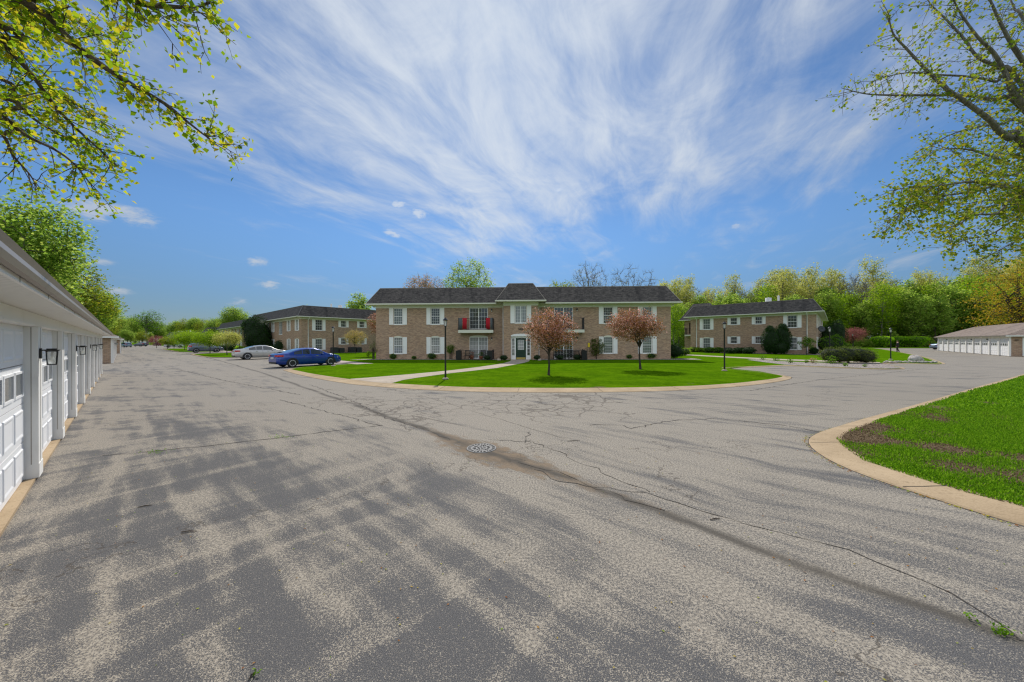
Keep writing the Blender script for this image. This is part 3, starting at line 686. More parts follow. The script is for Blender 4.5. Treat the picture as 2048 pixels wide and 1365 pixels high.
def railing(mb, pts, z0, z1, gap=0.11, r=0.009):
    for a, b in zip(pts, pts[1:]):
        a = Vector((*a, 0)); b = Vector((*b, 0)); L = (b - a).length
        for z in (z0 + .06, z1): mb.tube([a + Vector((0, 0, z)), b + Vector((0, 0, z))], 0.016, 4, smooth=False)
        for i in range(int(L / gap) + 1): p = a.lerp(b, min(1, i * gap / L)); mb.tube([p + Vector((0, 0, z0 + .06)), p + Vector((0, 0, z1))], r, 4, smooth=False, caps=False)
    for p in pts: mb.box(p[0] - .03, p[1] - .03, z0, p[0] + .03, p[1] + .03, z1 + .05)
def apartment(name, loc, rz, label, panes=None, detail=True):
    B = empty(name, loc, rz, label=label, cat='apartment building', group='brick apartment buildings')
    rs = random.Random(len(label))
    wall = MB(); holes = {k: [] for k in FACES}; jobs = []
    def W(face, u, z, w, h, **k):
        arch = k.get('arch', 0); holes[face].append((u - w/2, u + w/2, z, z + h)); jobs.append((face, u, z, w, h, k))
    pn = panes or {}
    for sg in (-1, 1):
        for j, u in enumerate((12.48, 8.65)):
            u *= sg
            W('front', u, 3.56, 0.92, 1.64, pane=pn.get((round(u), 1), rs.choice(['pdark', 'pblind'])), rows=6, cols=4)
            W('front', u, 0.60, 0.92, 1.64, pane=pn.get((round(u), 0), rs.choice(['psheer', 'pblind'])), rows=6, cols=4, arch=0.13)
        W('front', sg * 4.26, 3.06, 1.86, 2.14, pane='pdark', cols=6, rows=5, split='v', shut=0, name='sliding_door')
        W('front', sg * 4.26, 0.12, 1.86, 2.14, pane='psheer' if sg < 0 else 'pdark', cols=6, rows=5, split='v', shut=0, arch=0.16, name='sliding_door')
    for face in ('left', 'right'):
        for q, big in ((2.4, 1), (6.1, 0), (9.1, 0), (12.7, 1)):
            u = (DP - q) if face == 'right' else -(DP - q)
            if big:
                W(face, u, 3.56, 1.0, 1.64, pane='pblind' if q > 5 else 'pdark', rows=4); W(face, u, 0.60, 1.0, 1.64, pane='pblind', rows=4, arch=0.13)
            else:
                W(face, u, 4.18, 0.82, 1.02, rows=2, pane='pdark', shut=0.36); W(face, u, 1.40, 0.82, 1.0, rows=2, pane='pdark', shut=0.36, arch=0.08)
    for q in (1.9, 5.8, 11.3, 15.0, 23.7, 27.6):
        W('back', HW - (29.54 - q), 3.56, 0.9, 1.64, pane='pdark'); W('back', HW - (29.54 - q), 0.60, 0.9, 1.64, pane='pblind', arch=0.12)
    W('back', HW - (29.54 - 19.4), 3.06, 1.86, 2.14, cols=6, rows=5, split='v', shut=0, name='sliding_door')
    W('back', HW - (29.54 - 8.45), 0.08, 1.0, 2.1, cols=1, rows=1, split='', shut=0, pane='pdark', name='back_door')
    wallp(wall, (0, 0, 0), (1, 0, 0), (0, -1, 0), -HW, -1.68, 0, 5.5, [h for h in holes['front'] if h[0] < 0])
    wallp(wall, (0, 0, 0), (1, 0, 0), (0, -1, 0), 1.68, HW, 0, 5.5, [h for h in holes['front'] if h[0] > 0])
    wallp(wall, (0, DP, 0), (-1, 0, 0), (0, 1, 0), -HW, HW, 0, 5.5, holes['back'])
    wallp(wall, (HW, 0, 0), (0, 1, 0), (1, 0, 0), 0, DP, 0, 5.5, holes['right'])
    wallp(wall, (-HW, 0, 0), (0, -1, 0), (-1, 0, 0), -DP, 0, 0, 5.5, holes['left'])
    # projecting centre bay with its recessed entrance
    by = -1.0
    wallp(wall, (0, by, 0), (1, 0, 0), (0, -1, 0), -1.68, 1.68, 0, 5.6, [(-0.98, 0.98, 0.0, 2.36), (-0.56, 0.56, 3.6, 5.28)], dep=0.35)
    wallp(wall, (1.68, by, 0), (0, 1, 0), (1, 0, 0), 0, 1.0, 0, 5.6, []); wallp(wall, (-1.68, by, 0), (0, -1, 0), (-1, 0, 0), -1.0, 0, 0, 5.6, [])
    wall.box(-HW + .2, .2, -.05, HW - .2, DP - .2, 0.0)
    wall.build('wall', M['brick'], B)
    for face, u, z, w, h, k in jobs: window(B, FACES[face], u, z, w, h, **k)
    window(B, ((0, by, 0), (1, 0, 0), 0.0), 0, 3.6, 1.12, 1.68, cols=6, rows=5, split='v', pane='psheer')
    # entrance
    t = MB(); yb = by + .20; n = 10
    t.extr([(-.98, 2.30), (.98, 2.30)] + [(.98 * math.cos(math.pi * i / n), 2.361 + .20 * math.sin(math.pi * i / n)) for i in range(0, n + 1)], 'y', by - .012, yb + .02, 0)
    for a in ((-.98, -.90), (-.60, -.50), (.50, .60), (.90, .98)): t.box(a[0], yb - .03, 0, a[1], yb + .06, 2.299)
    for sg in (-1, 1): t.box(sg * .60, yb, 0, sg * .90, yb + .04, .42); t.box(sg * .60, yb, 2.12, sg * .90, yb + .04, 2.299)
    t.box(-.50, yb, 2.14, .50, yb + .05, 2.299)
    t.build('door_surround', M['white'], B)
    for sg in (-1, 1):
        s = MB(); s.quad((sg * .75 - .15, yb + .03, .42), (sg * .75 + .15, yb + .03, .42), (sg * .75 + .15, yb + .03, 2.12), (sg * .75 - .15, yb + .03, 2.12))
        sl_ = s.build('sidelight', M['psheer' if sg < 0 else 'pdark'], B)
        f = MB()
        for q in range(6): f.box(sg * .75 - .15, yb + .005, .42 + q * .33, sg * .75 + .15, yb + .028, .45 + q * .33)
        for q in (-.15, .12): f.box(sg * .75 + q, yb + .003, .42, sg * .75 + q + .03, yb + .027, 2.12)
        f.build('sidelight_frame', M['white'], sl_)
    d = MB().box(-.50, yb + .01, .03, .50, yb + .05, 2.14).build('front_door', M['green'], B)
    MB().box(-.44, yb, .06, .44, yb + .009, .24).build('kick_plate', M['brass'], d)
    MB().box(-.27, yb + .004, 1.02, .27, yb + .012, 1.92).build('door_pane', M['psheer'], d)
    f = MB()
    for q in range(4): f.box(-.30 + q * .19, yb - .004, 1.0, -.27 + q * .19, yb + .003, 1.95)
    for q in range(4): f.box(-.27, yb - .003, 1.0 + q * .307, .30 - .03, yb + .0025, 1.025 + q * .307)
    f.build('door_frame', M['white'], d)
    MB().tube([(.42, yb - .03, 1.0), (.42, yb - .03, 1.12)], .012, 6).build('handle', M['brass'], d)
    # roof
    r = MB(); ex, ey0, ey1 = HW + .7, -.7, DP + .7; q = 1.03; z0, z1 = 5.60, 7.28
    a = [(-ex, ey0, z0), (ex, ey0, z0), (ex, ey1, z0), (-ex, ey1, z0)]; b = [(-ex + q, ey0 + q, z1), (ex - q, ey0 + q, z1), (ex - q, ey1 - q, z1), (-ex + q, ey1 - q, z1)]
    for i in range(4): j = (i + 1) % 4; r.quad(a[i], a[j], b[j], b[i])
    r.build('roof', M['roof'], B)
    r = MB(); r.box(-ex + q + .02, ey0 + q + .02, 7.1, ex - q - .02, ey1 - q - .02, 7.262); r.build('flat_roof', M['membrane'], B)
    r = MB(); e = .035
    for x0, y0, x1, y1 in ((-ex + q - e, ey0 + q - e, ex - q + e, ey0 + q + e), (-ex + q - e, ey1 - q - e, ex - q + e, ey1 - q + e), (-ex + q - e, ey0 + q + e, -ex + q + e, ey1 - q - e), (ex - q - e, ey0 + q + e, ex - q + e, ey1 - q - e)): r.box(x0, y0, 7.265, x1, y1, 7.31)
    r.build('roof_edge', M['gutter'], B)
    r = MB(); rb = [(-2.36, by - .72, 5.74), (2.36, by - .72, 5.74), (2.36, .9, 5.74), (-2.36, .9, 5.74)]; rt = [(-1.2, by + .42, 7.5), (1.2, by + .42, 7.5), (1.2, 1.6, 7.5), (-1.2, 1.6, 7.5)]
    for i in (0, 1, 3, 2): j = (i + 1) % 4; r.quad(rb[i], rb[j], rt[j], rt[i])
    r.quad(*rt); r.build('bay_roof', M['roof'], B)
    r = MB()
    for i in (0, 1): r.tube([Vector(rb[i]) + Vector((0, 0, .02)), Vector(rt[i]) + Vector((0, 0, .02))], .035, 4, smooth=False)
    r.tube([Vector(rt[0]) + Vector((0, 0, .02)), Vector(rt[1]) + Vector((0, 0, .02))], .03, 4, smooth=False)
    for i in (0, 1, 2, 3): r.tube([Vector(a[i]) + Vector((0, 0, .02)), Vector(b[i]) + Vector((0, 0, .02))], .035, 4, smooth=False)
    r.build('hip_flashing', M['gutter'], B)
    # trim: frieze, soffit
    r = MB(); y = 5.21
    r.box(-HW - .02, -.025, y, -1.70, 0, 5.50); r.box(1.70, -.025, y, HW + .02, 0, 5.50); r.box(-1.70, by - .025, 5.29, 1.70, by, 5.62)
    r.box(-HW - .02, DP, y, HW + .02, DP + .025, 5.50)
    for sg in (-1, 1): r.box(sg * HW, -.0, y, sg * (HW + .025), DP, 5.50); r.box(sg * 1.68, by, 5.29, sg * 1.705, -.03, 5.5)
    r.box(-ex + .02, ey0 + .02, 5.502, ex - .02, ey1 - .02, 5.55); r.box(-2.3, by - .66, 5.622, 2.3, -.72, 5.66)
    r.build('eaves', M['trim'], B)
    r = MB(); g = .10
    r.box(-ex - g, ey0 - g, 5.50, -2.4, ey0, 5.615); r.box(2.4, ey0 - g, 5.50, ex + g, ey0, 5.615); r.box(-ex - g, ey1, 5.50, ex + g, ey1 + g, 5.615)
    for sg in (-1, 1): r.box(sg * ex, ey0, 5.50, sg * (ex + g), ey1, 5.615)
    r.box(-2.44, by - .82, 5.63, 2.44, by - .72, 5.75)
    for sg in (-1, 1): r.box(sg * 2.36, by - .72, 5.63, sg * 2.44, -.7, 5.75)
    r.build('gutter', M['trim'], B)
    for x, yy, ox, oy in ((HW + .06, .9, .6, 0), (HW + .06, DP - .9, .6, 0), (-HW - .06, .9, -.6, 0), (-HW - .06, DP - .9, -.6, 0), (1.78, -.12, 0, 0), (-1.78, -.12, 0, 0)):
        MB().tube([(x + ox, yy + oy, 5.52), (x + ox, yy, 5.42), (x, yy, 5.12), (x, yy, .25), (x + (.15 if x > 0 else -.15), yy - .02, .08)], .048, 6).build('downspout', M['white'], B)
    # balconies and patio rails
    for sg in (-1, 1):
        c = sg * 4.44
        MB().box(c - 1.72, -.95, 2.66, c + 1.72, -.002, 2.94).build('balcony_slab', M['trim'], B)
        r = MB(); railing(r, [(c - 1.68, -.03), (c - 1.68, -.90), (c + 1.68, -.90), (c + 1.68, -.03)], 2.94, 4.08); r.build('balcony_railing', M['iron'], B)
        r = MB(); railing(r, [(c - 1.68, -.03), (c - 1.68, -1.30), (c + 1.68, -1.30), (c + 1.68, -.03)], 0, .98); r.build('patio_railing', M['iron'], B)
        for z in (4.9, 2.05):
            l = MB(); x = sg * 4.26 + 1.32; l.box(x - .05, -.12, z, x + .05, -.002, z + .13); l.box(x - .08, -.16, z + .13, x + .08, -.002, z + .17)
            lo = l.build('wall_lamp', M['black'], B); MB().lathe([(.03, z - .10), (.045, z - .08), (.045, z)], (x, -.07, 0), 8).build('lamp_glass', M['bulb'], lo)
    # roof vents
    for x, y, s_, h in ((12.3, 10.9, .12, 1.05), (12.0, 9.7, .38, .85), (-12.2, 9.8, .14, .85), (-12.0, 8.3, .30, .75), (1.0, 9.0, .08, .4), (-8.5, 11.5, .35, .38), (-5.0, 12.6, .08, .5)):
        MB().lathe([(0, 7.27 + h), (s_, 7.27 + h * .9), (s_, 7.26)], (x, y, 0), 12).build('roof_vent', M['membrane'], B)
    return B
B1LOC = Vector((0.9, 34.25 - 0.038 * 0.9 - .0, 0)); B1R = -math.atan(0.038)
pn1 = {(-12, 1): 'pblind', (-9, 1): 'pdark', (-12, 0): 'psheer', (-9, 0): 'psheer', (9, 1): 'pdark', (12, 1): 'pblind', (9, 0): 'pblind', (12, 0): 'pblind'}
B1 = apartment('apartment_building', B1LOC, B1R, 'two storey brick apartment building with central green door behind the front lawn', pn1)
def b1(x, y, z=0.0): return B1LOC + Vector((x * math.cos(B1R) - y * math.sin(B1R), x * math.sin(B1R) + y * math.cos(B1R), z))
# house number over the entrance
cu = bpy.data.curves.new('number', 'FONT'); cu.body = '2828'; cu.size = 0.26; cu.extrude = 0.012; cu.align_x = 'CENTER'
to = bpy.data.objects.new('t', cu); COL.objects.link(to); bpy.context.view_layer.update()
me = bpy.data.meshes.new_from_object(to.evaluated_get(bpy.context.evaluated_depsgraph_get())); bpy.data.objects.remove(to)
me.materials.clear(); me.materials.append(M['black']); no = mo('house_number', me, B1, (0.0, -1.02, 2.92)); no.rotation_euler = (math.pi/2, 0, 0)
def place(loc, rz, label):
    c = copy_tree(B1); c.location = loc; c.rotation_euler = (0, 0, rz); c['label'] = label
    for o in list(c.children):
        if o.name.startswith('house_number'): bpy.data.objects.remove(o)
    return c
# building beside the street (its back faces the street, its side faces us)
def street_b(s, t): return site(s + HW, t + DP)
B2 = place(street_b(57.1, 17.6), math.atan2(AX.y, AX.x), 'brick apartment building beside the street behind the parked silver sedan')
B4 = place(street_b(104.5, 19.5), math.atan2(AX.y, AX.x), 'farther brick apartment building down the street, behind the big dark round bush')
dv = Vector((-0.725, 0.688, 0)).normalized(); nv = Vector((0.688, 0.725, 0)).normalized()
pc = Vector((39.4, 44.2, 0))      # near back corner of the right-hand building
# local -y = dv ; local x = -nv
o3 = pc + dv * DP + nv * HW
B3 = place(o3, math.atan2(-nv.y, -nv.x), 'brick apartment building on the right between the two cone-clipped evergreens and the woods')
B3['label'] = 'brick apartment building on the right, in front of the spring woods'
# short wing at the far left end of the right-hand building, with a balcony and its own steep roof
wg = MB(); X0, X1, Y0 = 2.0, 6.4, -3.4
wallp(wg, (0, Y0, 0), (1, 0, 0), (0, -1, 0), X0, X1, 0, 5.6, []); wallp(wg, (X1, 0, 0), (0, 1, 0), (1, 0, 0), Y0, 0, 0, 5.6, [(-2.6, -1.0, 3.1, 5.1)]); wallp(wg, (X0, 0, 0), (0, -1, 0), (-1, 0, 0), 0, -Y0, 0, 5.6, [])
wg.build('wing_wall', M['brick'], B3)
wg = MB(); a = [(X0 - .7, Y0 - .7, 5.6), (X1 + .7, Y0 - .7, 5.6), (X1 + .7, .4, 5.6), (X0 - .7, .4, 5.6)]; b = [(X0 + 1.4, Y0 + 1.1, 8.6), (X1 - 1.4, Y0 + 1.1, 8.6), (X1 - 1.4, .3, 8.6), (X0 + 1.4, .3, 8.6)]
for i in range(4): wg.quad(a[i], a[(i + 1) % 4], b[(i + 1) % 4], b[i])
wg.quad(*b); wg.quad(*a[::-1]); wg.build('wing_roof', M['roof'], B3)
wg = MB(); wg.box(X0 - .8, Y0 - .8, 5.5, X1 + .8, .38, 5.598); wg.build('wing_eaves', M['trim'], B3)
MB().box(X1 + .002, -3.1, 2.66, X1 + .9, -.5, 2.9).build('balcony_slab', M['trim'], B3)
wg = MB(); railing(wg, [(X1 + .03, -3.05), (X1 + .85, -3.05), (X1 + .85, -.55), (X1 + .03, -.55)], 2.9, 4.05); wg.build('balcony_railing', M['iron'], B3)
dsh = MB(); dsh.lathe([(0, 0), (.22, .02), (.40, .09), (.41, .10), (.22, .035), (0, .015)], n=20, axis='y'); dsh.tube([(0, .05, 0), (0, .45, .05)], .015, 6); dsh.tube([(0, 0, 0), (0, -.25, -.3)], .02, 6)
dd_ = dsh.build('satellite_dish', M['plastic'], B3); dd_.location = (HW - 1.0, DP + .45, 3.3); dd_.rotation_euler = (R(15), 0, R(-60))
B5 = place(Vector((-101, 131, 0)), R(8), 'distant apartment building showing its broad dark roof above the round street trees')
B6 = place(site(268, 33), math.atan2(AX.y, AX.x), 'farthest low apartment building at the end of the street, left of all others')
# gravel strips by the walls
def bsheet(loc, rz, rect, z=0.049, name='gravel_bed', mat='gravel'):
    c, s = math.cos(rz), math.sin(rz); o = MB().poly([(loc.x + x * c - y * s, loc.y + x * s + y * c, z) for x, y in rect]).build(name, M[mat]); o['kind'] = 'structure'
bsheet(B1LOC, B1R, [(-16.2, 0.1), (-16.8, -1.4), (-15.2, -1.15), (-9, -1.0), (-3.2, -1.7), (-1.1, -1.9), (-1.1, 0.1)])
bsheet(B1LOC, B1R, [(1.1, 0.1), (1.1, -1.9), (3.2, -1.7), (9, -1.1), (15.0, -1.2), (17.2, -1.3), (17.4, 1.0), (14, 0.1)])
bsheet(o3, math.atan2(-nv.y, -nv.x), [(HW, -.5), (HW + 1.0, -.5), (HW + 1.4, 6), (HW + 2.2, 11), (HW + 3.2, DP + 2), (10, DP + 2.2), (10, DP), (HW, DP)])
bsheet(B2.location, math.atan2(AX.y, AX.x), [(-HW, DP), (-HW - 1.2, DP + .6), (-HW - 1.5, 6), (-HW - 1.2, 0), (-HW, 0)])
# ================================================================== garages
def lantern(par, loc, rz=0.0):
    l = MB(); l.box(-.035, -.02, -.10, .035, 0.0, .06); l.box(-.012, -.11, .02, .012, -.02, .04)
    s0, s1, y = .060, .086, -.115
    l.add([(-s1, y - s1, .035), (s1, y - s1, .035), (s1, y + s1, .035), (-s1, y + s1, .035), (-.05, y - .05, .005), (.05, y - .05, .005), (.05, y + .05, .005), (-.05, y + .05, .005)],
          [(3, 2, 1, 0)[::-1], (0, 1, 5, 4)[::-1], (1, 2, 6, 5)[::-1], (2, 3, 7, 6)[::-1], (3, 0, 4, 7)[::-1]])
    l.box(-.05, y - .05, .02, .05, y + .05, .055); l.box(-.012, y - .012, -.07, .012, y + .012, .0)
    for a in (-1, 1):
        for b in (-1, 1): l.tube([(a * .052, y + b * .052, .01), (a * .042, y + b * .042, -.20)], .006, 4, smooth=False)
    for a in (-1, 1): l.box(-.048, y + a * .043 - .005, -.205, .048, y + a * .043 + .005, -.192); l.box(a * .043 - .005, y - .04, -.205, a * .043 + .005, y + .04, -.192)
    o = l.build('wall_lantern', M['black'], par); o.location = loc; o.rotation_euler = (0, 0, rz); o.scale = (.87, .87, .87)
    g = MB()
    for k in range(4):
        c, s_ = math.cos(k * math.pi / 2), math.sin(k * math.pi / 2); f = lambda x, yy, z: (x * c - yy * s_, y + x * s_ + yy * c, z)
        g.quad(f(-.046, -.047, .0), f(.046, -.047, .0), f(.038, -.039, -.195), f(-.038, -.039, -.195))
    g.build('lantern_glass', M['glass'], o)
    MB().lathe([(0, -.155), (.02, -.145), (.028, -.12), (.018, -.085), (.012, -.07)], (0, y, 0), 10).build('bulb', M['bulb'], o)
    return o
DW, DH, PIT = 2.47, 2.03, 2.79
def door_parts():
    d = MB(); sh = DH / 4
    for k in range(4):
        z = k * sh; d.box(-DW/2, 0.02, z + .006, DW/2, .055, z + sh - .006)
        d.box(-DW/2, 0.03, z - .004, DW/2, .054, z + .006, 1)
        for i in range(4):
            x0 = -DW/2 + .07 + i * (DW - .08) / 4; x1 = x0 + (DW - .08) / 4 - .07
            if k == 2:
                for a in ((x0, z + .10, x0 + .03, z + .43), (x1 - .03, z + .10, x1, z + .43), (x0 + .03, z + .10, x1 - .03, z + .13), (x0 + .03, z + .40, x1 - .03, z + .43)): d.box(a[0], .004, a[1], a[2], .0199, a[3])
            else:
                a = [(x0, z + .07), (x1, z + .07), (x1, z + sh - .07), (x0, z + sh - .07)]
                def ring(m, y): return [(p[0] + (m if i2 in (0, 3) else -m), y, p[1] + (m if i2 < 2 else -m)) for i2, p in enumerate(a)]
                r0, r1, r2, r3 = ring(0, .0195), ring(.012, .008), ring(.030, .008), ring(.055, .016)
                for A_, B_ in ((r0, r1), (r1, r2), (r2, r3)):
                    for q in range(4): d.quad(A_[q], A_[(q + 1) % 4], B_[(q + 1) % 4], B_[q])
                d.quad(*r3)
    dm = d.build('garage_door', [M['door'], M['gutter']])
    p = MB()
    for i in range(4):
        x0 = -DW/2 + .07 + i * (DW - .08) / 4; x1 = x0 + (DW - .08) / 4 - .07; z = 2 * DH / 4
        p.quad((x0 + .025, .014, z + .125), (x1 - .025, .014, z + .125), (x1 - .025, .014, z + .405), (x0 + .025, .014, z + .405))
    pm = p.build('pane', M['pgar']); r = (dm.data, pm.data); bpy.data.objects.remove(dm); bpy.data.objects.remove(pm); return r
DOOR = door_parts()
def garage(name, loc, rz, n, label, lamps, grp='garage rows'):
    B = empty(name, loc, rz, label=label, cat='garage row', group=grp)
    L = n * PIT + .32; D_ = 6.5
    for k in range(n):
        xc = k * PIT + .32 + (PIT - .32) / 2
        d = mo('garage_door', DOOR[0], B, (xc, .10, .035)); mo('pane', DOOR[1], d)
    for k in range(n + 1):
        x = k * PIT; p = MB(); p.box(x, 0, .035, x + .32, .14, 2.06); p.box(x + .145, -.003, .2, x + .152, 0, 2.05, 1); p.box(x - .004, -.006, .035, x + .324, .1, .22)
        p.box(x - .002, .055, .22, x, .062, 2.05, 1); p.build('pier', [M['siding'], M['gutter']], B)
    h = MB(); h.box(-.02, -.002, 2.062, L + .02, .14, 2.22); h.box(-.02, -.012, 2.066, L + .02, -.002, 2.09); h.build('header_beam', M['siding'], B)
    s = MB(); s.box(-.4, -.312, 2.222, L + .4, 0, 2.235); s.build('soffit', M['soffit'], B)
    w = MB(); w.box(-.01, .14, 0, .12, D_, 2.4); w.box(L - .12, .14, 0, L + .01, D_, 2.4); w.box(.12, D_ - .1, 0, L - .12, D_, 2.4); w.build('wall', M['brick'], B)
    f = MB(); f.box(-.42, -.330, 2.215, L + .42, -.312, 2.335); f.box(-.42, -.312, 2.205, -.40, D_ + .35, 2.335); f.box(L + .40, -.312, 2.205, L + .42, D_ + .35, 2.335)
    for k in range(int(L / 1.22)): f.box(k * 1.22, -.3325, 2.215, k * 1.22 + .004, -.3305, 2.33, 1)
    f.build('fascia', [M['siding'], M['gutter']], B)
    g = MB(); prof = [(y_ * .56 - .1295, 2.2385 + (z_ - 2.235) * .75) for y_, z_ in [(-.362, 2.37), (-.362, 2.25), (-.395, 2.235), (-.425, 2.25), (-.45, 2.29), (-.445, 2.33), (-.475, 2.372), (-.46, 2.378), (-.435, 2.34), (-.44, 2.30), (-.42, 2.262), (-.395, 2.25), (-.372, 2.26), (-.372, 2.37)]]
    g.extr(prof, 'x', -.43, L + .43); g.build('gutter', M['gutter'], B)
    r = MB(); e = .40; zr = 3.95; ym = D_ / 2
    a = [(-e, -.345, 2.343), (L + e, -.345, 2.343), (L + e, D_ + e, 2.343), (-e, D_ + e, 2.343)]; q = 3.6
    r.quad(a[0], a[1], (L + e - q, ym, zr), (-e + q, ym, zr)); r.quad(a[2], a[3], (-e + q, ym, zr), (L + e - q, ym, zr))
    r.add([a[1], a[2], (L + e - q, ym, zr)], [(0, 1, 2)]); r.add([a[3], a[0], (-e + q, ym, zr)], [(0, 1, 2)]); r.quad(a[3], a[2], a[1], a[0])
    r.build('roof', M['groof'], B)
    for k in lamps: lantern(B, (k * PIT + .06, -.004, 1.715))
    return B
gr = ROT_STREET
GA = garage('garage_row', site(7.81 - 5 * PIT, -.74), gr, 13, 'long white garage row with black wall lanterns along the left edge of the street', (5, 7, 9, 11, 3, 1))
GB = garage('garage_row', site(45.2, -.50), gr, 10, 'second garage row down the street with a brick end wall and lamp', (2, 5, 8))
GC = garage('garage_row', site(84.0, -.10), gr, 11, 'third garage row beyond the second, ending near the far trees', ())
for g_ in (GB,):
    l = MB(); l.box(-.20, .6, 1.75, -.012, .75, 1.80); l.box(-.17, .62, 1.52, -.05, .73, 1.75); lo = l.build('end_lamp', M['black'], g_)
nR = 10; LR = nR * PIT + .32
GD = garage('garage_row', Vector((54.9, 37.7, 0)) + BX * LR, math.atan2(-BX.y, -BX.x), nR, 'white ten-door garage row with a brown hipped roof and brick end wall, on the right', ())
dd = MB(); dd.box(LR + .012, .95, .05, LR + .04, 1.85, 2.02); d_ = dd.build('side_door', M['green'], GD)
dd = MB(); dd.box(LR + .011, .85, .05, LR + .045, .948, 2.10); dd.box(LR + .011, 1.852, .05, LR + .045, 1.95, 2.10); dd.box(LR + .011, .95, 2.022, LR + .045, 1.85, 2.10); dd.build('door_frame', M['white'], d_)
dd = MB(); dd.box(LR + .012, .35, 1.78, LR + .12, .60, 1.86); dd.build('end_lamp', M['black'], GD)
for k in (2, 4, 6, 8):
    MB().box(k * PIT - .55, -.02, 1.86, k * PIT - .12, .12, 1.99).build('number_plate', M['black'], GD)
# ================================================================== foliage tools
def leafgeo(pts, size, g, up=0.5, aspect=1.5, var=0.35, fold=0.18, dirs=None):
    n = len(pts)
    nr = g.normal(size=(n, 3)); nr[:, 2] = np.abs(nr[:, 2]) * (1 + up) + up * .6; nr /= np.linalg.norm(nr, axis=1)[:, None]
    d = g.normal(size=(n, 3)) if dirs is None else dirs + g.normal(size=(n, 3)) * .35
    d -= nr * (d * nr).sum(1)[:, None]; d /= np.linalg.norm(d, axis=1)[:, None] + 1e-9
    s = np.cross(nr, d); k = size * (1 + g.uniform(-var, var, n))[:, None]
    a = pts - d * k * .5; b = pts + s * k * .5 / aspect * 1.2 + nr * k * fold; c = pts + d * k * .55; e = pts - s * k * .5 / aspect * 1.2 + nr * k * fold
    V = np.stack([a, b, c, e], 1).reshape(-1, 3); Fc = np.arange(4 * n).reshape(n, 4)
    return V, Fc
def blobpts(n, c, r, shell=0.35, seed=None, g=None):
    g = g or rng; d = g.normal(size=(n, 3)); d /= np.linalg.norm(d, axis=1)[:, None]
    q = (shell + (1 - shell) * g.uniform(0, 1, n) ** .6)[:, None]
    return np.array(c) + d * q * np.array(r)
def leaves(par, name, pts, size, mat, g=None, **k):
    g = g or rng; V, Fc = leafgeo(np.asarray(pts, float), size, g, **k)
    return np_mesh(name, V, Fc, [mat], par)
def segs_mesh(name, segs, mat, par=None, ns=4):
    """segs: list of (p0, p1, r0, r1)"""
    p0 = np.array([s[0] for s in segs], float); p1 = np.array([s[1] for s in segs], float); r0 = np.array([s[2] for s in segs]); r1 = np.array([s[3] for s in segs])
    d = p1 - p0; L = np.linalg.norm(d, axis=1)[:, None] + 1e-9; d /= L
    h = np.where(np.abs(d[:, 2:3]) > .9, np.array([[1., 0, 0]]), np.array([[0, 0, 1.]])); a = np.cross(d, h); a /= np.linalg.norm(a, axis=1)[:, None]; b = np.cross(d, a)
    n = len(p0); V = np.zeros((n, 2 * ns, 3))
    for k in range(ns):
        t = 2 * math.pi * k / ns; o = a * math.cos(t) + b * math.sin(t)
        V[:, k] = p0 - d * r0[:, None] * .3 + o * r0[:, None]; V[:, ns + k] = p1 + d * r1[:, None] * .3 + o * r1[:, None]
    fc = np.array([[k, (k + 1) % ns, ns + (k + 1) % ns, ns + k] for k in range(ns)])
    Fc = (fc[None] + (np.arange(n) * 2 * ns)[:, None, None]).reshape(-1, 4)
    return np_mesh(name, V.reshape(-1, 3), Fc, [mat], par, smooth=True)
def curve(p, q, n, g, sag=0.0, wob=0.06, lead=None):
    p = np.array(p, float); q = np.array(q, float); L = np.linalg.norm(q - p)
    c = (p + q) / 2 + np.array([0, 0, sag * L]) + g.normal(size=3) * wob * L
    if lead is not None: c = p + np.array(lead) * L * .28 + (q - p) * .38
    t = np.linspace(0, 1, n + 1)[:, None]
    P_ = (1 - t) ** 2 * p + 2 * t * (1 - t) * c + t * t * q
    P_[1:-1] += g.normal(size=(n - 1, 3)) * wob * L * .18
    return P_
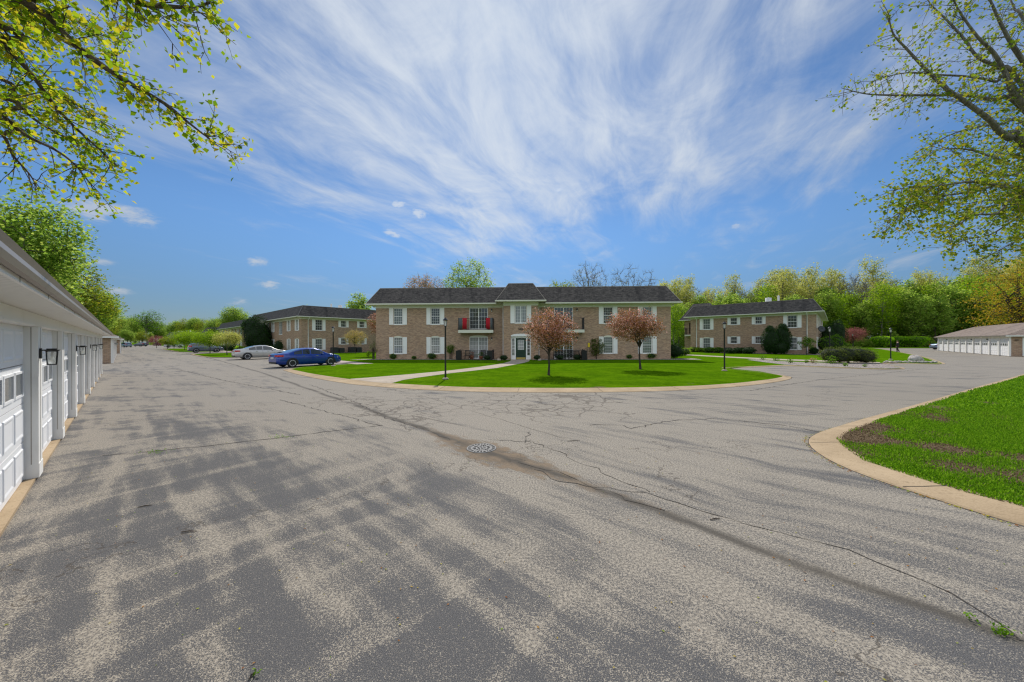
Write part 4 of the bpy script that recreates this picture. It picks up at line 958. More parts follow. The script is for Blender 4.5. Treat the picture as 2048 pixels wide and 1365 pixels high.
def tree_data(envs, th, tr, ncl, lpc, ls, mat, bark='bark', crad=.35, limbs=9, shell=.45, seed=0, fork=None, twig=.012, up=.5, lean=(0, 0), minz=None, cover=1.0, aspect=1.5, ns=5, stems=1, spray=0):
    """crown envelope of ellipsoids (centre, radii) filled with leaf clusters; limbs lead from the trunk fork to the clusters"""
    g = np.random.default_rng(seed); w_ = np.array([e[1][0] * e[1][1] * e[1][2] for e in envs]); w_ = w_ / w_.sum()
    ctr = []
    for e, k in zip(envs, (w_ * ncl).astype(int) + 1): ctr.append(blobpts(k, e[0], e[1], shell, g=g))
    ctr = np.concatenate(ctr)
    if minz is not None: ctr = ctr[ctr[:, 2] > minz]
    segs = []; nodes = []
    fz = fork if fork is not None else th * .75
    bases = [np.array([0, 0, 0.0])] if stems == 1 else [np.array([g.normal() * tr * 2.5, g.normal() * tr * 2.5, 0]) for _ in range(stems)]
    tops = []
    for b in bases:
        top = b + np.array([lean[0] + g.normal() * .03 * th, lean[1] + g.normal() * .03 * th, th]); P_ = curve(b, top, 7, g, wob=.025)
        tops.append(P_)
        for i in range(7): segs.append((P_[i], P_[i + 1], tr * (1.25 if i == 0 else 1 - .6 * i / 7), tr * (1 - .6 * (i + 1) / 7)))
    pick = g.choice(len(ctr), min(limbs, len(ctr)), replace=False)
    for j in pick:
        P0 = tops[g.integers(len(tops))]; t = g.uniform(fz / th, 1.0); i = min(6, int(t * 7)); s = P0[i] + (P0[i + 1] - P0[i]) * (t * 7 - i)
        e = ctr[j]; C = curve(s, e, 6, g, wob=.07, lead=(0, 0, .8) if e[2] > s[2] else None); r = tr * .5 * (1.2 - t * .5)
        for i in range(6): segs.append((C[i], C[i + 1], r * (1 - i / 6.5), r * (1 - (i + 1) / 6.5))); nodes.append(C[i + 1])
    for P0 in tops: nodes.extend(P0[int(7 * fz / th) + 1:])
    N = np.array(nodes)
    for c in ctr:
        dd = np.linalg.norm(N - c, axis=1) + np.maximum(0, N[:, 2] - c[2]) * 2.5; j = int(dd.argmin()); p = N[j]; C = curve(p, c, 3, g, wob=.08)
        L = np.linalg.norm(c - p); r = min(tr * .25, twig * (1 + L * .5))
        for i in range(3): segs.append((C[i], C[i + 1], r * (1 - i / 3.6), r * (1 - (i + 1) / 3.6)))
        N = np.vstack([N, C[1:3]]) if len(N) < 4000 else N
        if spray:
            o_ = c - np.array([0, 0, fz]); o_ = o_ / (np.linalg.norm(o_) + 1e-9)
            for _ in range(spray):
                d_ = o_ + g.normal(size=3) * .45; d_ /= np.linalg.norm(d_); q0 = C[g.integers(1, 4)]; q1 = q0 + d_ * crad * g.uniform(.8, 2.2); qm = (q0 + q1) / 2 + g.normal(size=3) * crad * .08
                segs.append((q0, qm, twig * .38, twig * .28)); segs.append((qm, q1, twig * .28, twig * .14))
    m = g.poisson(lpc * cover, len(ctr)); idx = np.repeat(np.arange(len(ctr)), m)
    pts = ctr[idx] + g.normal(size=(len(idx), 3)) * crad * .6
    if minz is not None: pts = pts[pts[:, 2] > minz - crad * .5]
    t_o = segs_mesh('trunk', segs, M[bark], None, ns); td = t_o.data; bpy.data.objects.remove(t_o)
    cd = None
    if len(pts):
        c_o = leaves(None, 'crown', pts, ls, M[mat], g=g, up=up, aspect=aspect); cd = c_o.data; bpy.data.objects.remove(c_o)
    return cd, td
def plant(data, name, loc, label, cat, group=None, rz=0.0, s=1.0, sz=None, lift=.05):
    o = empty(name, (loc[0], loc[1], lift), rz, label=label, cat=cat, group=group); o.scale = (s, s, sz or s)
    if data[0] is not None: mo('crown' if 'tree' in name else 'foliage', data[0], o)
    mo('trunk' if 'tree' in name else 'stem', data[1], o); return o
def bush(name, loc, r, label, cat='bush', mat='f_dark', n=2500, ls=.07, group=None, core=(.012, .03, .006), lobes=None, seed=1, flat=0.0, up=.3, stem=True, coremul=.80, rough=.10, aspect=1.5):
    """dense shrub: leaves over one or more ellipsoid lobes, dark twiggy heart inside"""
    g = np.random.default_rng(seed); o = empty(name, (loc[0], loc[1], .05), 0, label=label, cat=cat, group=group)
    lobes = lobes or [((0, 0, r[2]), r)]
    pts = []; V = sum((l[1][0] * l[1][1] * l[1][2]) ** .667 for l in lobes)
    for c, rr in lobes:
        k = int(n * (rr[0] * rr[1] * rr[2]) ** .667 / V); d = g.normal(size=(k, 3)); d /= np.linalg.norm(d, axis=1)[:, None]
        w_ = 1 + rough * (np.sin(d[:, 0] * 7 + seed) * np.sin(d[:, 1] * 6 + 1) + np.sin(d[:, 2] * 9 + d[:, 0] * 4 + seed))
        q = (w_ * (1 - np.abs(g.normal(size=k)) * .12))[:, None]; pts.append(np.array(c) + d * q * np.array(rr))
    pts = np.concatenate(pts); pts = pts[pts[:, 2] > .04]
    leaves(o, 'foliage', pts, ls, M[mat], g=g, up=up, aspect=aspect)
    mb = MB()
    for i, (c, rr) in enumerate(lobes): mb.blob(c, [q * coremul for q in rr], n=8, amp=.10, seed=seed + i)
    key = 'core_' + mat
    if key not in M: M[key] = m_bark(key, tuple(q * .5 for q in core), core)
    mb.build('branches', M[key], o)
    if stem: MB().tube([(0, 0, -.02), (0, 0, lobes[0][0][2])], max(.02, r[0] * .08), 6).build('stem', M['bark'], o)
    return o
# ================================================================== lamp posts
def lamp_post(loc, label, h=3.0):
    o = empty('lamp_post', loc, 0.3, label=label, cat='lamp post', group='black lantern posts along the lawns')
    MB().lathe([(0, .14), (.06, .135), (.14, .10), (.15, .06)], n=16).build('base', M['walk'], o)
    MB().lathe([(.045, .12), (.048, .3), (.042, .35), (.038, h - .5), (.05, h - .47), (.03, h - .45)], n=12).build('pole', M['black'], o)
    c = MB(); z0, z1 = h - .45, h - .16
    c.lathe([(0, z0 - .01), (.07, z0), (.075, z0 + .02), (0, z0 + .025)], n=8, smooth=False)
    for k in range(6):
        a = k * math.pi / 3; c.tube([(.062 * math.cos(a), .062 * math.sin(a), z0), (.085 * math.cos(a), .085 * math.sin(a), z1)], .006, 4)
    c.lathe([(.09, z1 - .02), (.118, z1), (.122, z1 + .02), (.05, z1 + .09), (.02, z1 + .12), (0, z1 + .16)], n=6, smooth=False); c.lathe([(0, z1), (.115, z1 + .001)], n=6)
    l = c.build('lantern', M['black'], o)
    MB().lathe([(.058, z0 + .02), (.080, z1 - .01)], n=6, smooth=False).build('lantern_glass', M['glass'], l)
    MB().lathe([(0, z0 + .20), (.03, z0 + .17), (.03, z0 + .03)], n=8).build('bulb', M['bulb'], l)
    return o
lamp_post(G(891, 761), 'black lantern post standing between the front path and the kerb')
lamp_post(G(666.5, 733.8), 'black lantern post on the lawn in front of the blue sedan\'s bonnet')
lamp_post(G(1449, 743.8), 'black lantern post on the lawn tip before the driveway stub')
lamp_post(G(1659.5, 725.6), 'black lantern post beside the low juniper mass in the gravel bed')
lamp_post(G(1781.5, 721), 'black lantern post near the boulder on the small lawn')
lamp_post(G(1705.5, 698.8), 'distant black lantern post under the purple-leaved tree', 3.2)
lamp_post(G(479, 707), 'distant black lantern post against the side of the far brick building', 3.0)
# ================================================================== cars
def lerp_tab(tab, x):
    for a, b in zip(tab, tab[1:]):
        if x <= b[0]: f = (x - a[0]) / (b[0] - a[0]); return [p + (q - p) * f for p, q in zip(a[1:], b[1:])]
    return list(tab[-1][1:])
def car(name, loc, rz, paint, label, kind='sedan', rims=True):
    """front points along +x; x from 0 (rear bumper) to L; wheels on the ground"""
    B = empty(name, loc, rz, label=label, cat='car', group='cars parked in the lot')
    if kind == 'sedan':
        L, W_, wb0, wb1, rw = 4.85, .92, 1.02, 3.87, .335
        #      x    top   belt  halfwidth  bottom
        T = [(0, .80, .62, .70, .42), (.06, .98, .70, .80, .34), (.20, 1.06, .80, .87, .26), (.55, 1.10, .92, .905, .22), (.80, 1.12, .94, .915, .2), (1.3, 1.31, .95, W_, .19), (1.75, 1.43, .95, W_, .18), (2.2, 1.475, .94, W_, .18), (2.65, 1.46, .93, W_, .18),
             (3.05, 1.36, .92, W_, .18), (3.55, 1.08, .92, .915, .18), (3.75, .99, .90, .91, .18), (4.2, .93, .84, .90, .2), (4.6, .83, .74, .86, .22), (4.78, .70, .62, .78, .24), (L, .55, .5, .66, .28)]
        gx0, gx1 = .80, 3.60
    else:
        L, W_, wb0, wb1, rw = 4.6, .92, .95, 3.6, .36
        T = [(0, .95, .7, .80, .45), (.05, 1.25, .95, .86, .36), (.22, 1.50, 1.02, .90, .28), (.6, 1.63, 1.05, .915, .24), (1.2, 1.67, 1.05, W_, .24), (2.0, 1.67, 1.03, W_, .24), (2.5, 1.60, 1.02, W_, .24), (2.9, 1.42, 1.01, W_, .24),
             (3.35, 1.13, 1.0, .915, .24), (3.6, 1.06, .98, .91, .24), (4.1, .99, .90, .90, .26), (4.4, .88, .78, .85, .28), (4.55, .74, .64, .76, .3), (L, .6, .54, .66, .33)]
        gx0, gx1 = .10, 3.40
    def sec(x):
        top, belt, hw, bot = lerp_tab(T, x); g = max(0.0, top - belt - .10); tw = hw - min(.30, g * .52) - .03; th = min(1, g / .3)
        q = [(0, bot), (hw * .82, bot), (hw * .965, bot + .07), (hw, bot + (belt - bot) * .45), (hw * .995, bot + (belt - bot) * .8), (hw * .965, belt), (hw * .955 * (1 - th) + (hw * .94) * th, belt + .02)]
        q += [(tw * (1 - 0) + .02, top - .055 - .02 * (1 - th)), (tw - .06, top - .018), (tw * .5, top), (0, top + .004)]
        return q
    xs = sorted(set([t[0] for t in T] + [L * i / 44 for i in range(45)]))
    mb = MB(); S = [sec(x) for x in xs]; n = len(S[0]); vs = []
    for x, s in zip(xs, S):
        for y, z in s: vs.append((x, y, z))
        for y, z in s[-2:0:-1]: vs.append((x, -y, z))
    N = 2 * n - 2
    mb.add(vs, [(i * N + k, i * N + (k + 1) % N, (i + 1) * N + (k + 1) % N, (i + 1) * N + k) for i in range(len(xs) - 1) for k in range(N)], 0, True)
    mb.add(vs[:N], [tuple(range(N))[::-1]], 0); mb.add(vs[-N:], [tuple(range(N))], 0)
    body = mb.build('body', M[paint], B, fix=True)
    # glass
    def side(x, f, sg, o=.006):
        s = sec(x); a, b = Vector((s[6][0], s[6][1])), Vector((s[7][0], s[7][1])); p = a.lerp(b, f); return (x, sg * (p.x + o), p.y + o * .3)
    ga, gb = gx0 + (.35 if kind == 'sedan' else .25), gx1 - (.30 if kind == 'sedan' else .25); mid = (ga + gb) / 2 + .02
    cuts = [(ga, mid - .52 if kind == 'sedan' else mid - .7), (mid - .47 if kind == 'sedan' else mid - .66, mid + .06), (mid + .13, gb)] if True else []
    for sg in (-1, 1):
        for a, b in cuts:
            if b - a < .15: continue
            m2 = MB(); k = 8; lo = []; hi = []
            for i in range(k + 1):
                x = a + (b - a) * i / k; s = sec(x); hgt = s[7][1] - s[6][1]
                f1 = .90 if hgt > .12 else .2
                lo.append(side(x, .06, sg)); hi.append(side(x, f1, sg))
            for i in range(k): m2.quad(lo[i], lo[i + 1], hi[i + 1], hi[i])
            m2.build('side_window', M['cglass'], B)
    def deck(x0, x1, inset=.10, z=.006, nm='windscreen'):
        m2 = MB(); k = 6; rows = []
        for i in range(k + 1):
            x = x0 + (x1 - x0) * i / k; s = sec(x); w_ = s[8][0] - .0
            rows.append([(x, -w_, s[8][1] + z), (x, -w_ * .5, s[9][1] + z), (x, 0, s[10][1] + z + .002), (x, w_ * .5, s[9][1] + z), (x, w_, s[8][1] + z)])
        for r0, r1 in zip(rows, rows[1:]):
            for j in range(4): m2.quad(r0[j], r1[j], r1[j + 1], r0[j + 1])
        m2.build(nm, M['cglass'], B)
    if kind == 'sedan': deck(2.78, 3.52); deck(.90, 1.60, nm='rear_window')
    else: deck(2.58, 3.28); deck(.06, .40, nm='rear_window')
    # lights, bumpers, plate, mirrors, handles
    zt = .84 if kind == 'sedan' else 1.0
    for sg in (-1, 1):
        hwr = lerp_tab(T, .1)[2]
        m2 = MB(); m2.prism([(-.012, sg * .46), (.02, sg * .78), (.30, sg * .905), (.42, sg * .925), (.42, sg * .89), (.1, sg * .60), (.03, sg * .46)][::(1 if sg > 0 else -1)], zt, zt + (.12 if kind == 'sedan' else .22)); m2.build('tail_light', M['red'], B)
        m2 = MB(); m2.prism([(L - .42, sg * .88), (L - .16, sg * .80), (L - .055, sg * .62), (L - .10, sg * .56), (L - .28, sg * .7), (L - .42, sg * .83)][::(-1 if sg > 0 else 1)], .62, .72); m2.build('headlight', M['lens'], B)
        m2 = MB(); m2.blob((gx1 - .42, sg * (W_ + .07), .98 + (.08 if kind != 'sedan' else 0)), (.08, .11, .06), n=6, amp=0); m2.build('wing_mirror', M[paint], B)
        for hx in (mid - .45, mid + .55): MB().box(hx - .09, sg * (W_ - .02), .84, hx + .09, sg * (W_ + .022), .865).build('door_handle', M['chrome'], B)
        # shut lines
        m2 = MB()
        for dx in (mid + .09, mid - .95, gb + .1):
            for i in range(5):
                z0, z1 = .30 + i * .12, .30 + (i + 1) * .12; y0 = W_ + .0025
                s = sec(dx); yy = lambda z: np.interp(z, [q[1] for q in s[2:6]], [q[0] for q in s[2:6]]) + .003
                m2.quad((dx - .006, sg * yy(z0), z0), (dx + .006, sg * yy(z0), z0), (dx + .006, sg * yy(z1), z1), (dx - .006, sg * yy(z1), z1))
        m2.build('door_seam', M['black'], B)
    MB().box(-.02, -.26, .66 if kind == 'sedan' else .8, .012, .26, (.66 if kind == 'sedan' else .8) + .14).build('number_plate', M['plate'], B)
    MB().box(-.01, -.62, .30, .10, .62, .44).build('rear_bumper', M['iron'], B)
    MB().box(L - .14, -.5, .34, L + .012, .5, .52).build('grille', M['iron'], B)
    # wheels in dark arches
    for wx in (wb0, wb1):
        for sg in (-1, 1):
            hw = lerp_tab(T, wx)[2]
            a = MB(); k = 20; pts = [(wx + (rw + .075) * math.cos(math.pi * i / k), rw + (rw + .065) * math.sin(math.pi * i / k)) for i in range(k + 1)] + [(wx - rw - .07, .2), (wx + rw + .07, .2)]
            a.extr(pts, 'y', sg * (hw - .12), sg * (hw + .004)); a.build('wheel_arch', M['iron'], B)
            y = sg * (hw - .095); d = sg
            w_ = MB(); w_.lathe([(rw * .66, -.10), (rw * .95, -.11), (rw, -.08), (rw, .08), (rw * .95, .11), (rw * .66, .10)], (0, 0, 0), 28, axis='y'); wo_ = w_.build('tyre', M['rubber'], B); wo_.location = (wx, y, rw)
            r = MB(); r.lathe([(rw * .62, d * .10), (rw * .68, d * .105), (rw * .68, -d * .05)], (0, 0, 0), 28, axis='y')
            r.lathe([(0, d * .095), (rw * .13, d * .09), (rw * .15, d * .05)], n=12, axis='y')
            for q in range(10):
                a0 = q * math.pi / 5; c, s = math.cos(a0), math.sin(a0); w0 = .016
                r.add([(c * .03 - s * w0, d * .085, s * .03 + c * w0), (c * .03 + s * w0, d * .085, s * .03 - c * w0), (c * rw * .64 + s * w0 * 1.3, d * .102, s * rw * .64 - c * w0 * 1.3), (c * rw * .64 - s * w0 * 1.3, d * .102, s * rw * .64 + c * w0 * 1.3)], [(0, 1, 2, 3)])
            ro = r.build('rim', M['rim'], wo_)
            MB().lathe([(0, d * .04), (rw * .66, d * .04)], n=20, axis='y').build('brake_disc', M['iron'], wo_)
    return B
def park(pr, pf, wb=2.85, x0=1.02):
    """rear and front near-side wheel contact pixels -> location of the rear bumper centre and heading (near side = right side of a car heading away to the right)"""
    a, b = G(*pr), G(*pf); d = (b - a).normalized(); return a, d
def park_car(name, rearpx, heading, paint, label, kind='sedan', side=1):
    a = G(*rearpx); d = heading.normalized(); nrm = Vector((-d.y, d.x, 0)) * side
    x0 = 1.02 if kind == 'sedan' else .95
    p = a - d * x0 + nrm * .88
    return car(name, p, math.atan2(d.y, d.x), paint, label, kind)
_bc = park_car('parked_car', (585, 735.6), Vector((.58, .815, 0)), 'blue', 'shiny deep blue sedan parked in the bay by the front lawn')
_bc.scale = (.94, .94, .94); _bc.location += Vector((.58, .815, 0)) * .06 + Vector((.815, -.58, 0)) * .05
park_car('parked_car', (495, 719.8), BX, 'silver', 'silver sedan parked in the bay beyond the blue sedan')
park_car('parked_car', (392.6, 706), BX, 'gray', 'grey-blue estate car with red tail light behind the small round trees', 'suv')
c = site(152, 8.6); car('parked_car', c, math.atan2(BX.y, BX.x), 'wpaint', 'white estate car parked far down the street past the round trees', 'suv')
c = P(291, 693, 139); c.z = 0; car('parked_car', c, math.pi - .1, 'dpaint', 'dark blue-grey car crossing the far end of the street', 'suv')
c = P(318, 691, 160); c.z = 0; car('parked_car', c, 2.6, 'dpaint', 'far dark car partly hidden behind the purple bush at the street end')
c = P(258, 694, 118); c.z = 0; car('parked_car', c, math.pi - .35, 'lblue', 'pale blue car standing in front of the far garages', 'suv')
c = G(1866, 699.5); c.z = 0; car('parked_car', c, math.atan2(-.18, 1.0), 'lblue', 'pale blue sedan half hidden behind the right garage row')
# ================================================================== person
def person(loc, rz, label):
    """faces +y locally, mid-stride"""
    B = empty('person', loc, rz, label=label, cat='person')
    V = [(0,0,.95),(0,0,1.12),(0,.01,1.32),(0,.01,1.45),(0,.02,1.53),(0,.03,1.62),(0,.03,1.72),
         (.10,0,.92),(.11,.10,.50),(.11,.06,.09),(.11,.20,.03),(-.10,0,.92),(-.10,.02,.50),(-.11,-.16,.12),(-.11,-.06,.03),
         (.19,.0,1.40),(.27,-.04,1.14),(.27,.05,.90),(-.19,.0,1.40),(-.27,.03,1.14),(-.25,.14,.92)]
    Ed = [(0,1),(1,2),(2,3),(3,4),(4,5),(5,6),(0,7),(7,8),(8,9),(9,10),(0,11),(11,12),(12,13),(13,14),(3,15),(15,16),(16,17),(3,18),(18,19),(19,20)]
    rad = [.15,.14,.17,.13,.055,.095,.075,.10,.065,.045,.035,.10,.065,.045,.035,.075,.05,.035,.075,.05,.035]
    for h, s in ((17, 1), (20, -1)):
        bx, by, bz = V[h]
        k0 = len(V); V.append((bx + s * .005, by + .02, bz - .08)); Ed.append((h, k0)); rad.append(.030)
        for i, (dx, dl) in enumerate(((-.028, .06), (-.009, .075), (.010, .07), (.028, .055))):
            V.append((bx + s * .005, by + .02 + dx, bz - .10 - dl * .5)); V.append((bx - s * .01, by + .03 + dx, bz - .10 - dl)); Ed += [(k0, len(V) - 2), (len(V) - 2, len(V) - 1)]; rad += [.0095, .008]
        V.append((bx - s * .01, by + .065, bz - .09)); Ed.append((k0, len(V) - 1)); rad.append(.010)
    def sk(name, V, Ed, rad, root, mat, par, grow=0.0, sub=2):
        me = bpy.data.meshes.new(name); me.from_pydata(V, Ed, []); o = bpy.data.objects.new(name, me); COL.objects.link(o); o.parent = par
        me.materials.append(M[mat]); sm = o.modifiers.new('s', 'SKIN'); sm.use_smooth_shade = True
        for i, r in enumerate(rad): me.skin_vertices[0].data[i].radius = (r + grow, (r + grow) * .82 if i < 4 and name != 'legs' else r + grow)
        me.skin_vertices[0].data[root].use_root = True; o.modifiers.new('u', 'SUBSURF').levels = sub; o.modifiers[-1].render_levels = sub
        return o
    body = sk('body', V, Ed, rad, 0, 'skin', B)
    j = [0,1,2,3,15,16,17,18,19,20]; m = {k: i for i, k in enumerate(j)}
    sk('jacket', [V[k] for k in j], [(m[a], m[b]) for a, b in Ed if a in m and b in m], [rad[k] for k in j], 0, 'jacket', B, .028)
    j = [0,7,8,9,11,12,13]; m = {k: i for i, k in enumerate(j)}
    sk('trousers', [V[k] for k in j], [(m[a], m[b]) for a, b in Ed if a in m and b in m], [rad[k] for k in j], 0, 'jeans', B, .018)
    j = [9,10,13,14]; m = {k: i for i, k in enumerate(j)}
    for a, b in ((9, 10), (13, 14)):
        s = MB(); p, q = Vector(V[a]), Vector(V[b]); s.tube([(p.x, p.y - .07, .05), (p.x, p.y, .06), (q.x, q.y, .045), (q.x, q.y + .05, .035)], [.045, .058, .05, .03], 8); s.build('shoe', M['black'], B)
    MB().blob((0, .02, 1.715), (.098, .112, .095), n=8, amp=.03).build('hair', M['hair'], B)
    f = MB(); f.blob((0, .125, 1.64), (.014, .025, .022), n=5, amp=0); f.build('nose', M['skin'], B)
    return B
person(G(1795.5, 704.6), R(38), 'person in black jacket and dark trousers walking away across the right lot')
# ================================================================== things on the balcony and by the wall
def b1obj(o, x, y, z, rz=0.0): o.location = b1(x, y, z); o.rotation_euler = (0, 0, B1R + rz); return o
def towel(x0, x1, mat, label):
    mb = MB(); n = 10
    for s_ in (0,):
        vs = []
        for i in range(n + 1):
            x = x0 + (x1 - x0) * i / n; k = .012 * math.sin(i * 1.9) + .008 * math.sin(i * 3.1)
            vs += [(x, -.035 + k, 3.04 + .01 * math.sin(i)), (x, -.03 + k * .5, 3.6), (x, -.022, 4.10), (x, .0, 4.125), (x, .022, 4.10), (x, .03 - k, 3.75)]
        mb.add(vs, [(i * 6 + j, (i + 1) * 6 + j, (i + 1) * 6 + j + 1, i * 6 + j + 1) for i in range(n) for j in range(5)], 0, True)
    o = mb.build('towel', M[mat]); b1obj(o, 0, -.90, 0); so2 = o.modifiers.new('t', 'SOLIDIFY'); so2.thickness = .008
    tag(o, label, 'towel', 'towels over the left balcony rail')
towel(-5.72, -5.30, 'cloth', 'red towel hanging on the balcony rail left of the sliding door')
towel(-3.42, -3.02, 'cloth', 'red towel hanging at the right end of the balcony rail')
towel(-6.10, -5.76, 'gcloth', 'dark grey cloth hanging at the left end of the balcony rail')
towel(-2.98, -2.80, 'gcloth', 'narrow dark cloth at the right corner of the balcony rail')
def pot(x, y, z, label, fol='f_orange', s=1.0):
    o = empty('flower_pot', b1(x, y, z), 0, label=label, cat='flower pot', group='potted plants at the brick building')
    MB().lathe([(0, 0), (.10 * s, 0), (.14 * s, .2 * s), (.15 * s, .21 * s), (.15 * s, .25 * s), (.12 * s, .25 * s), (.11 * s, .2 * s), (0, .19 * s)], n=14).build('pot', M['terra'], o)
    leaves(o, 'foliage', blobpts(160, (0, 0, .38 * s), (.17 * s, .17 * s, .15 * s)), .05 * s, M[fol])
    return o
def chair(x, y, rz, label):
    o = empty('patio_chair', b1(x, y, 0), B1R + rz, label=label, cat='patio chair', group='chairs on the ground floor patios')
    MB().box(-.25, -.24, .40, .25, .24, .44).build('seat', M['black'], o)
    b = MB(); b.box(-.25, .22, .46, -.21, .27, .98); b.box(.21, .22, .46, .25, .27, .98); b.box(-.21, .225, .93, .21, .265, .98)
    for i in range(6): b.box(-.17 + i * .065, .235, .46, -.15 + i * .065, .255, .93)
    b.build('backrest', M['black'], o)
    for sx in (-1, 1):
        for sy in (-1, 1): MB().tube([(sx * .22, sy * .21, .4), (sx * .24, sy * .23, 0)], .016, 6).build('leg', M['black'], o)
        MB().box(sx * .27 - .02, -.22, .62, sx * .27 + .02, .24, .65).build('armrest', M['black'], o)
    return o
def bench(x, y, w_, label):
    o = empty('garden_bench', b1(x, y, 0), B1R, label=label, cat='bench', group='dark garden benches by the right patio')
    MB().box(-w_/2, -.22, .40, w_/2, .22, .45).build('seat', M['black'], o)
    b = MB(); b.box(-w_/2, .2, .82, w_/2, .24, .90)
    for i in range(int(w_ / .09)): b.box(-w_/2 + .03 + i * .09, .205, .45, -w_/2 + .07 + i * .09, .235, .82)
    b.build('backrest', M['black'], o)
    for sx in (-1, 1): MB().box(sx * (w_/2 - .03) - .025, -.2, 0, sx * (w_/2 - .03) + .025, .22, .62).build('leg', M['black'], o)
def ac_unit(loc, rz, label, s=1.0, nm='air_conditioner'):
    o = empty(nm, loc, rz, label=label, cat='air conditioner', group='air conditioning units outside the brick walls')
    b = MB(); b.box(-.40, -.38, .05, .40, .38, .80)
    for i in range(12): b.box(-.41, -.39, .12 + i * .055, .41, .39, .14 + i * .055)
    b.build('case', M['plastic'], o); MB().box(-.45, -.43, 0, .45, .43, .05).build('plinth', M['walk'], o)
    f = MB(); f.lathe([(.30, .802), (.34, .815), (.34, .802)], n=20); f.lathe([(0, .83), (.06, .82), (.07, .802)], n=10)
    for i in range(8): a = i * math.pi / 4; f.tube([(0, 0, .81), (.32 * math.cos(a), .32 * math.sin(a), .81)], .006, 4)
    f.build('fan_guard', M['black'], o); o.scale = (s, s, s)
    return o
sidea = math.atan2(AX.y, AX.x)
for t_, s_, l in ((21.9, 1.15, 'leftmost'), (22.9, 1.0, 'second'), (24.6, 1.15, 'third'), (25.6, 1.1, 'fourth')):
    ac_unit(site(56.1, t_), sidea, {'leftmost': 'dark air conditioner with a pale top glint, first right of the shuttered window', 'second': 'lower dark air conditioner, just left of the straw-yellow tree trunk', 'third': 'dark air conditioner hidden behind the straw-yellow tree trunk', 'fourth': 'dark air conditioner on the right of the straw-yellow tree trunk'}[l], s_)
for q, l in ((9.6, 'grey air conditioner between the clipped evergreens and the dark shrubs'), (7.6, 'grey air conditioner half behind the paired evergreens')):
    pp = pc + dv * q - nv * 1.3; ac_unit(pp, math.atan2(dv.y, dv.x), l)
# boulder and small stones
b = MB(); b.blob((0, 0, .22), (.62, .42, .36), n=12, amp=.10, seed=4); o = b.build('boulder', M['rock']); o.location = G(1831, 724.5); o.rotation_euler = (0, 0, .4)
tag(o, 'large grey granite boulder on the point of the small lawn', 'boulder')
rs = random.Random(8)
proto = None
for i in range(46):
    x = 1768 + i * 2.3; p = G(x + rs.uniform(-2, 2), 727.2 + rs.uniform(-.9, .3))
    if proto is None: mbb = MB(); mbb.blob((0, 0, .04), (.11, .085, .07), n=6, amp=.15, seed=2); o = mbb.build('stone', M['rock']); proto = o
    else: o = proto.copy(); COL.objects.link(o)
    o.location = (p.x, p.y, .06); o.rotation_euler = (rs.uniform(-.3, .3), 0, rs.uniform(0, 6)); k = rs.uniform(.5, 1.4); o.scale = (k, k, k)
    tag(o, 'small pale edging stone in the row before the boulder', 'stone', 'edging stones along the small lawn')
# electric meters on the side of the right building
MB()
# ================================================================== trees on the lawns
cA = tree_data([((.10, 0, 2.50), (1.40, 1.38, 1.0)), ((.15, 0, 2.0), (1.25, 1.25, .70))], 1.95, .062, 280, 31, .070, 'f_crab', 'barkd', .19, 26, .25, 3, fork=.95, twig=.012, minz=1.30, up=.4)
plant(cA, 'crabapple_tree', G(1097.5, 752.3), 'round-headed bronze-leaved crabapple tree on the lawn just right of the path to the door', 'tree', 'bronze crabapple trees on the front lawn')
cB = tree_data([((-.50, 0, 2.75), (1.55, 1.5, 1.02)), ((.35, 0, 2.7), (1.0, 1.1, .85))], 2.1, .075, 320, 31, .076, 'f_crab', 'barkd', .21, 28, .25, 9, fork=1.15, twig=.013, minz=1.55, up=.4)
plant(cB, 'crabapple_tree', G(1281, 740.3), 'bronze-leaved crabapple tree with a left-leaning crown, on the lawn before the right windows', 'tree', 'bronze crabapple trees on the front lawn')
# small round street trees at the left
def small(px, Y_, w_, z0, z1, mat, n, seed, label, bark='bark', name='street_tree', ls=.11, cov=1.0):
    p = P(px, 700, Y_); zc = (z0 + z1) / 2
    d = tree_data([((0, 0, zc), (w_ / 2, w_ / 2, (z1 - z0) / 2))], zc, .06, n, 34, ls, mat, bark, w_ * .11, 12, .35, seed, fork=z0 * .8, twig=.012, cover=cov)
    return plant(d, name, p, label, 'tree', 'small trees along the street')
small(454, 48, 3.2, 1.3, 3.25, 'f_wood2', 150, 21, 'thin pale-leaved umbrella tree on the grass island by the silver sedan', ls=.10)
small(468, 49, 1.6, 1.6, 3.0, 'f_wood2', 60, 121, 'small pale-leaved tree just right of the umbrella tree near the silver sedan', ls=.10)
small(420, 54, 3.9, 1.1, 3.5, 'f_bright', 240, 22, 'dense yellow-green round tree above the bonnet of the grey-blue estate car')
small(379, 68, 4.2, 1.2, 3.7, 'f_bright', 260, 23, 'bright green round tree with short trunk left of the grey-blue estate car')
small(369, 76, 5.0, 1.3, 4.4, 'f_bright', 260, 24, 'larger bright green round tree behind the nearer bright one')
small(335, 88, 3.2, 1.0, 2.9, 'f_right', 160, 25, 'olive small-leaved tree beyond the bright green round trees')
small(313, 102, 3.8, .8, 3.6, 'f_purple', 140, 26, 'dark purple-brown small tree by the far end of the street')
small(348, 96, 2.2, .5, 2.0, 'f_green', 80, 126, 'low green tree at the foot of the olive tree, before the white car')
small(710.6, 51.5, 2.9, 1.3, 3.5, 'f_yellow', 110, 27, 'straw-yellow small tree against the side wall of the street building', 'barkd', ls=.10)
small(1707, 72, 4.4, 1.6, 4.3, 'f_purple', 200, 28, 'purple-leaved round tree behind the juniper mass on the right', 'barkd')
d = tree_data([((0, 0, 4.0), (1.3, 1.3, 1.6))], 3.6, .08, 120, 34, .10, 'f_crab', 'barkd', .3, 10, .3, 29, fork=1.4)
